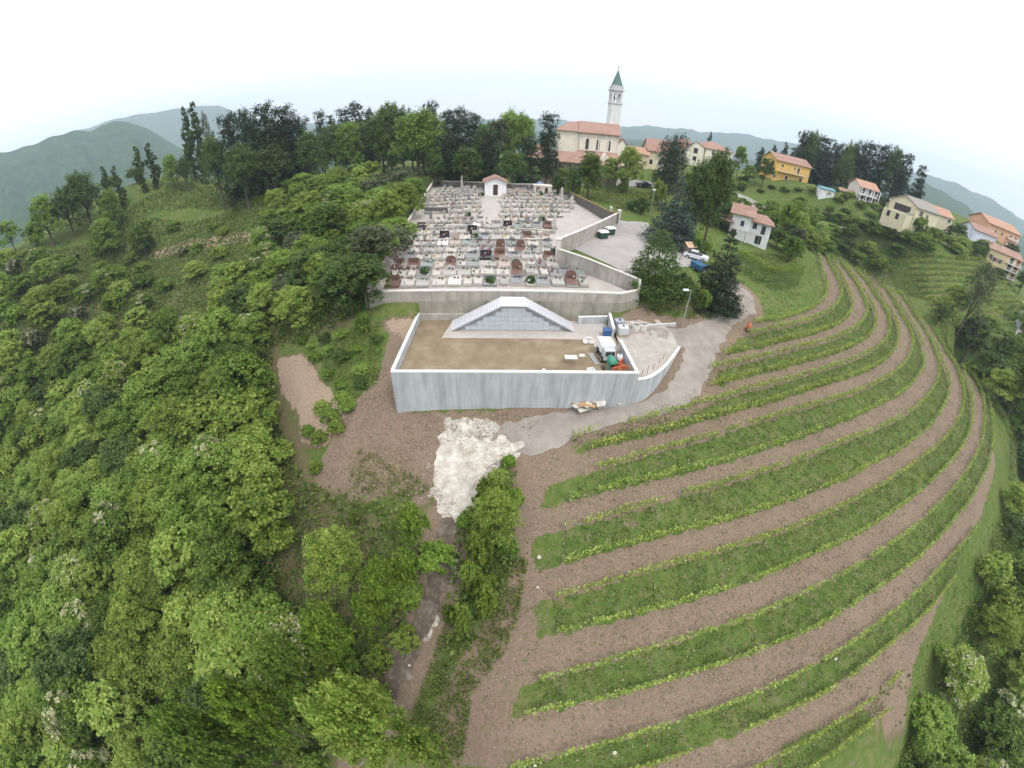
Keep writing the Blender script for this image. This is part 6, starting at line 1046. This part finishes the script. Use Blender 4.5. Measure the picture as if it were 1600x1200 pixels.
region_fill([(1455,475),(1500,505),(1560,540),(1640,540),(1640,780),(1600,760),(1570,670),(1530,610),(1490,560)], 4.6, ['d1','m1','m2','l1','d1','m1'], (6, 9), (3.4, 4.8), '', 'trees in the hollow right of the vine slope', 109, 'in hollow below far vineyard', limit=70)
region_fill([(1560,800),(1620,740),(1720,900),(1680,1190),(1370,1260),(1425,1130),(1470,1040),(1535,900)], 3.2, ['m1','f1','l1','m2','b2','l2','l1','f2','d1','b1'], (4, 7.0), (2.6, 3.8), '', 'trees on the lower right bank', 110, 'on lower right bank', limit=90)
region_fill([(1480,386),(1540,392),(1640,430),(1640,480),(1606,476),(1600,450),(1575,425),(1540,400)], 6, ['d1','m1','m2','d1'], (4, 7), (2.5, 3.6), '', 'trees around the right end of the village', 111, 'at right end of village', limit=22)
region_fill([(860,300),(870,275),(900,262),(960,262),(965,280),(900,284),(890,302)], 5.0, ['d1','m1','b4'], (3.5, 7), (2, 3), '', 'trees before the parish hall', 112, 'before the parish hall', limit=9)
region_fill([(525,268),(640,262),(700,264),(830,262),(830,280),(640,272),(560,270)], 7, ['d1','d1','m1'], (5, 9), (3, 4), '', 'dark understorey behind the meadow', 113, 'in thicket behind meadow', limit=22)
region_fill([(470,530),(560,505),(605,520),(590,560),(555,620),(520,640),(500,590)], 1.9, ['b2','b1','b4','b2'], (.7, 1.4), (.9, 1.5), '', 'low shrubs on the bank left of the yard', 114, 'on bank left of yard', limit=34)
region_fill([(480,650),(520,620),(545,640),(520,700),(490,760),(480,700)], 2.0, ['b2','b1'], (.8, 1.5), (.9, 1.4), '', 'low shrubs beside the straw clearing', 115, 'beside the straw clearing', limit=14)
region_fill([(655,880),(694,850),(650,1000),(570,1150),(500,1199),(430,1199),(560,1040),(620,930)], 1.9, ['b3','b1','b2','b3','b1'], (1.8, 3.2), (1.2, 1.9), '', 'shrubs of the left channel hedge', 116, 'in left channel hedge', limit=46)
region_fill([(718,835),(770,760),(806,760),(806,870),(770,950),(725,1040),(695,1010),(716,920)], 2.2, ['b1','b1','b2','b3'], (1.0, 2.2), (.9, 1.4), '', 'shrubs of the right channel hedge', 117, 'in right channel hedge', limit=30, skip=.15)
region_fill([(1195,335),(1250,325),(1270,400),(1245,415),(1215,405),(1205,375)], 3.4, ['m1','y1','l1','m2','f2'], (4, 6.5), (2.2, 3.0), '', 'trees right of the white house', 118, 'right of the white house', limit=16)
region_fill([(1075,300),(1140,300),(1135,345),(1110,360),(1085,340)], 4.0, ['m1','m2','d1','b2'], (4, 7), (2.2, 3.2), '', 'trees behind the white house', 119, 'behind the white house', limit=14)
region_fill([(1270,312),(1330,322),(1400,345),(1412,366),(1330,340),(1250,340)], 4.2, ['b1','b2','m2','b4','b1'], (1.6, 3.0), (1.8, 2.8), '', 'bushes below the orange roofed house', 120, 'below orange roofed house', limit=30)
print('planted', len(PLANTED))
for k, (pr, *_r) in PR.items():
    if k not in USEDP:
        for c in list(pr.children_recursive) + [pr]: bpy.data.objects.remove(c)
# clipped hedges
def hedge(pts, w, h, leaf, label, seed, dens=160, size=.18):
    g = np.random.default_rng(seed); P = [Vector((p[0], p[1])) for p in pts]; Ls = [(P[i + 1] - P[i]).length for i in range(len(P) - 1)]; tot = sum(Ls); n = int(tot * dens * (w + 2 * h) / 3); t = g.random(n) * tot; X = np.zeros((n, 3)); NN = g.normal(size=(n, 3)) * .6; acc = 0
    for i, l in enumerate(Ls):
        m = (t >= acc) & (t <= acc + l); f = (t[m] - acc) / l; d = (P[i + 1] - P[i]).normalized(); a = np.outer(1 - f, P[i]) + np.outer(f, P[i + 1]); nn = np.array([-d.y, d.x]); k = m.sum(); face = g.random(k) * (w + 2 * h); side = np.where(face < w, face - w / 2, np.where(face < w + h, -w / 2, w / 2)) + g.normal(size=k) * .07; z = np.where(face < w, h, (face - w) % h) + g.normal(size=k) * .06
        X[m, :2] = a + side[:, None] * nn; X[m, 2] = z; NN[m, 2] += np.where(face < w, 1.2, .2); NN[m, :2] += np.where(face < w, 0, np.sign(side))[:, None] * nn; acc += l
    c = P[0]; X[:, 2] += H(X[:, 0], X[:, 1]); z0 = Hs(c.x, c.y); X -= [c.x, c.y, z0]; r = leafobj('hedge', leaf_arrays(X, NN, size, g), LF[leaf], None); r.location = (c.x, c.y, z0); tag(r, label, 'hedge')
hedge(TP([(1148,398),(1170,410),(1192,422),(1206,432)]), 1.8, 1.5, 'yel', 'bright clipped hedge along the left lower side of the garden lawn', 1); hedge(TP([(1206,434),(1226,434),(1246,424)]), 2.4, 1.8, 'yel', 'bright clipped hedge at the right lower corner of the garden', 2); hedge(TP([(1142,408),(1165,428),(1190,444),(1215,448),(1238,440)]), 2.6, 1.6, 'dark', 'dark shady hedge below the bright ones', 3)
hedge(TP([(1070,366),(1090,374),(1110,380)]), 1.4, 1.4, 'yel', 'short bright hedge left of the white garden house', 4); hedge(TP([(1478,378),(1510,386),(1532,394)]), 1.6, 2.2, 'dark', 'dark clipped hedge under the bluish white house', 5, size=.3, dens=70); hedge(TP([(365,325),(430,322),(445,320)]), 1.8, 1.6, 'yel', 'yellow green hedge strip across the left hillside', 6, size=.3, dens=80)

# ---------------------------------------------------------------- vine rows
def vine_row(P, label, group, seed, dens=62, size=.19, hgt=(.45, 1.15), posts=5.5, hw=.10, gap=.25):
    g = np.random.default_rng(seed); P = np.array([(p[0], p[1]) for p in P]); seg_ = np.hypot(*np.diff(P, axis=0).T); cum = np.r_[0, np.cumsum(seg_)]; tot = cum[-1]
    n = int(tot * dens); t = g.random(n) * tot; X = np.c_[np.interp(t, cum, P[:, 0]), np.interp(t, cum, P[:, 1])]; dens_n = np.array([noise.noise((a * .45, b * .45, seed)) for a, b in X]); keep = dens_n > -gap + g.normal(size=n) * .12
    X = X[keep]; tz = t[keep]; n = len(X); hz = 1 + .25 * np.array([noise.noise((a * .8, b * .8, 5)) for a, b in X])
    e = .5; dx = np.interp(tz + e, cum, P[:, 0]) - np.interp(tz - e, cum, P[:, 0]); dy = np.interp(tz + e, cum, P[:, 1]) - np.interp(tz - e, cum, P[:, 1]); l = np.hypot(dx, dy) + 1e-6; s = g.normal(size=n) * hw; X = X + np.c_[-dy / l * s, dx / l * s]
    Z = H(X[:, 0], X[:, 1]) + g.uniform(hgt[0], hgt[1], n) * hz; c = P[0]; z0 = Hs(*c); r = thing('vine_row', label, 'vine row', (c[0], c[1], z0), 0, group); Q = np.c_[X - c, Z - z0]; NN = g.normal(size=(n, 3)); NN[:, 2] += .8; leafobj('foliage', leaf_arrays(Q, NN, size, g, .8), LF['vine'], r)
    if posts:
        k = min(95, int(tot / posts)); pm = None
        for i in range(k + 1):
            u = tot * i / max(1, k); x, y = np.interp(u, cum, P[:, 0]), np.interp(u, cum, P[:, 1])
            if pm is None: b = MB(); b.tube([(0, 0, -.3), (0, 0, 1.45)], .04, 5); pm = b.build('post', plain('grey_post', (.24, .22, .20), .9), r); o = pm
            else: o = link(pm.copy()); o.parent = r
            o.location = (x - c[0], y - c[1], Hs(x, y) - z0)
def smooth(P, it=2):
    for _ in range(it):
        Q = [P[0]]
        for a, b in zip(P[:-1], P[1:]): Q += [a * .75 + b * .25, a * .25 + b * .75]
        P = Q + [P[-1]]
    return P
for i, k in enumerate(ROWK):
    Pw = smooth([np.array((p.x, p.y)) for p in RW[k]], 2)
    lab = 'topmost long vine row starting at the road bend' if i == 0 else ('short lowest vine row at the bottom right' if i == len(ROWK) - 1 else f'curving vine row, {ORD[i + 1]} down the slope from the road bend')
    vine_row(Pw, lab, 'curving vine rows on the right slope', 200 + i, gap=.34 if i < 13 else .22)
for j in range(12):
    y = 402 + j * 9.4; pts = [np.array(tuple(T(1408 + j * 5 + (132 + 3 * j) * f, y + 7 * f * f)[:2])) for f in np.linspace(0, 1, 8)]
    vine_row(pts, f'far straight vine row below the village, {ORD[j + 1]} from the top', 'straight vine rows on the far right slope', 300 + j, dens=34, size=.32, hgt=(.3, 1.3), posts=9, hw=.14, gap=.6)

# ---------------------------------------------------------------- ground cover
def scatter(name, polys, n, size, leaf, seed, label, hmax=.25, avoid=(), up=1.0, clump=.5, cat=None):
    g = np.random.default_rng(seed); PS = []
    ar = [abs(sum(P[i][0] * P[(i + 1) % len(P)][1] - P[(i + 1) % len(P)][0] * P[i][1] for i in range(len(P)))) / 2 for P in polys]; tot = sum(ar)
    for P, a_ in zip(polys, ar):
        xs = [p[0] for p in P]; ys = [p[1] for p in P]; bb = (max(xs) - min(xs)) * (max(ys) - min(ys)); m = int(n * a_ / tot * bb / max(a_, 1)); m = min(m, n * 12); X = np.c_[g.uniform(min(xs), max(xs), m), g.uniform(min(ys), max(ys), m)]; X = X[inpoly(X[:, 0], X[:, 1], P)]
        nz_ = np.sin(X[:, 0] * 1.7 + np.sin(X[:, 1] * 2.3) * 1.5) * np.sin(X[:, 1] * 1.9 + np.sin(X[:, 0] * 1.1) * 2); PS.append(X[nz_ > g.uniform(-1, 1, len(X)) * (1.2 - clump) - .35])
    X = np.concatenate(PS)
    for a in avoid: X = X[~inpoly(X[:, 0], X[:, 1], a)]
    Z = H(X[:, 0], X[:, 1]) + g.uniform(.02, hmax, len(X)); NN = g.normal(size=(len(X), 3)); NN[:, 2] = np.abs(NN[:, 2]) * up + .2; o = leafobj(name, leaf_arrays(np.c_[X, Z], NN, size, g, .7), LF[leaf], None); tag(o, label, cat or name.replace('_', ' '), kind='stuff'); return o
strips = [strip(a, b) for a, b in ('BC', 'DE', 'FG', 'HI', 'JK', 'LM', 'NO', 'PQ', 'RS')]
scatter('bank_grass', strips, 80000, .17, 'grass', 401, 'short grass on the banks between the vine rows', .13)
scatter('soil_litter', [strip(a, b) for a, b in ('AB', 'CD', 'EF', 'GH', 'IJ', 'KL', 'MN', 'OP', 'QR')] + [TP([(870,720),(885,700),(800,730),(795,820),(800,900),(790,1000),(750,1100),(780,1199),(860,1199),(850,1000),(870,850)])], 42000, .13, 'dead', 402, 'dry clippings strewn over the bare vineyard soil', .06, up=3)
scatter('soil_weeds', [strip(a, b) for a, b in ('AB', 'CD', 'EF', 'GH', 'IJ', 'KL', 'MN', 'OP', 'QR')] + [TP([(870,720),(885,700),(800,730),(795,820),(800,900),(790,1000),(750,1100),(780,1199),(860,1199),(850,1000),(870,850)])], 16000, .15, 'grass', 411, 'sparse weeds coming up through the bare vineyard soil', .08)
scatter('bank_clippings', strips, 22000, .15, 'dead', 412, 'dry clippings lying in the grass of the banks', .16)
scatter('meadow_grass', [TP([(1500,905),(1540,830),(1575,770),(1600,800),(1560,880),(1500,980),(1440,1080),(1385,1160),(1400,1060),(1440,1010)]), TP([(1185,500),(1190,440),(1260,430),(1280,400),(1284,440),(1280,470),(1250,488)]), TP([(480,262),(670,262),(660,285),(560,292),(480,290)])], 26000, .3, 'grass', 403, 'rough grass beside the vine slope and on the meadow', .28)
scatter('undergrowth', [TP([(-20,480),(150,440),(400,440),(430,380),(500,300),(640,300),(600,420),(560,520),(430,560),(490,760),(640,800),(670,860),(630,1000),(560,1120),(500,1199),(-20,1199)]), TP([(716,820),(765,750),(806,750),(810,870),(770,960),(700,1040),(700,950)])], 185000, .42, 'bramble', 404, 'tangled undergrowth on the ground of the left wood', 1.1, avoid=[TP([(425,545),(470,535),(640,500),(650,640),(700,660),(690,770),(600,790),(480,760),(435,660)]), CEM])
scatter('garden_grass', [TP([(1140,400),(1180,395),(1240,400),(1250,425),(1200,430),(1150,405)]), TP([(900,300),(1030,300),(1040,335),(975,330),(920,312)]), TP([(1380,405),(1450,430),(1480,500),(1560,640),(1590,740),(1575,760),(1550,640),(1470,520),(1400,450)])], 30000, .3, 'grass', 409, 'grass of the lawns and of the outer edge of the vine slope', .25)
scatter('bank_undergrowth', [TP([(1555,820),(1640,740),(1680,1190),(1380,1230),(1430,1130),(1480,1030),(1530,920)])], 60000, .35, 'bramble', 410, 'tangled undergrowth on the lower right bank', 1.0)
scatter('hillside_weeds', [TP([(180,335),(232,308),(330,292),(430,302),(300,325),(220,340)]), TP([(-20,470),(20,410),(200,335),(430,300),(520,290),(430,380),(400,440),(150,440)])], 60000, .42, 'grass', 405, 'weeds and tall grass on the open left hillside', .5)
scatter('channel_weeds', [TP([(700,960),(740,900),(790,850),(825,880),(810,960),(790,1020),(740,1080),(720,1199),(660,1199),(640,1130)])], 9000, .2, 'bramble', 406, 'thin weeds on the bank right of the wet channel', .3)
scatter('bank_weeds', [TP([(1005,475),(1080,482),(1130,480),(1110,500),(1060,500),(1010,492)]), TP([(560,700),(680,760),(640,790),(540,770)]), TP([(600,505),(560,505),(500,560),(540,640),(590,600)])], 9000, .18, 'bramble', 407, 'weeds on the brown banks around the yard', .2)
scatter('earth_stones', [TP([(600,560),(620,645),(800,645),(860,660),(700,800),(560,780),(500,740),(560,620)])], 9000, .13, 'dead', 408, 'small stones and clods on the churned earth by the yard', .08, up=3)

# ---------------------------------------------------------------- haze
hz = MB(); hz.box(-5700, -5700, -160, 5700, 5700, 620); ho = hz.build('haze', bpy.data.materials.new('haze_air')); hm = ho.data.materials[0]; hm.use_nodes = True; t = hm.node_tree; t.nodes.clear()
o_ = t.nodes.new('ShaderNodeOutputMaterial'); v_ = t.nodes.new('ShaderNodeVolumePrincipled'); v_.inputs['Color'].default_value = (.68, .85, 1, 1); v_.inputs['Density'].default_value = .00030; v_.inputs['Anisotropy'].default_value = 0.0
t.links.new(v_.outputs[0], o_.inputs['Volume']); tag(ho, 'pale blue air haze over the hills', 'haze', kind='stuff')
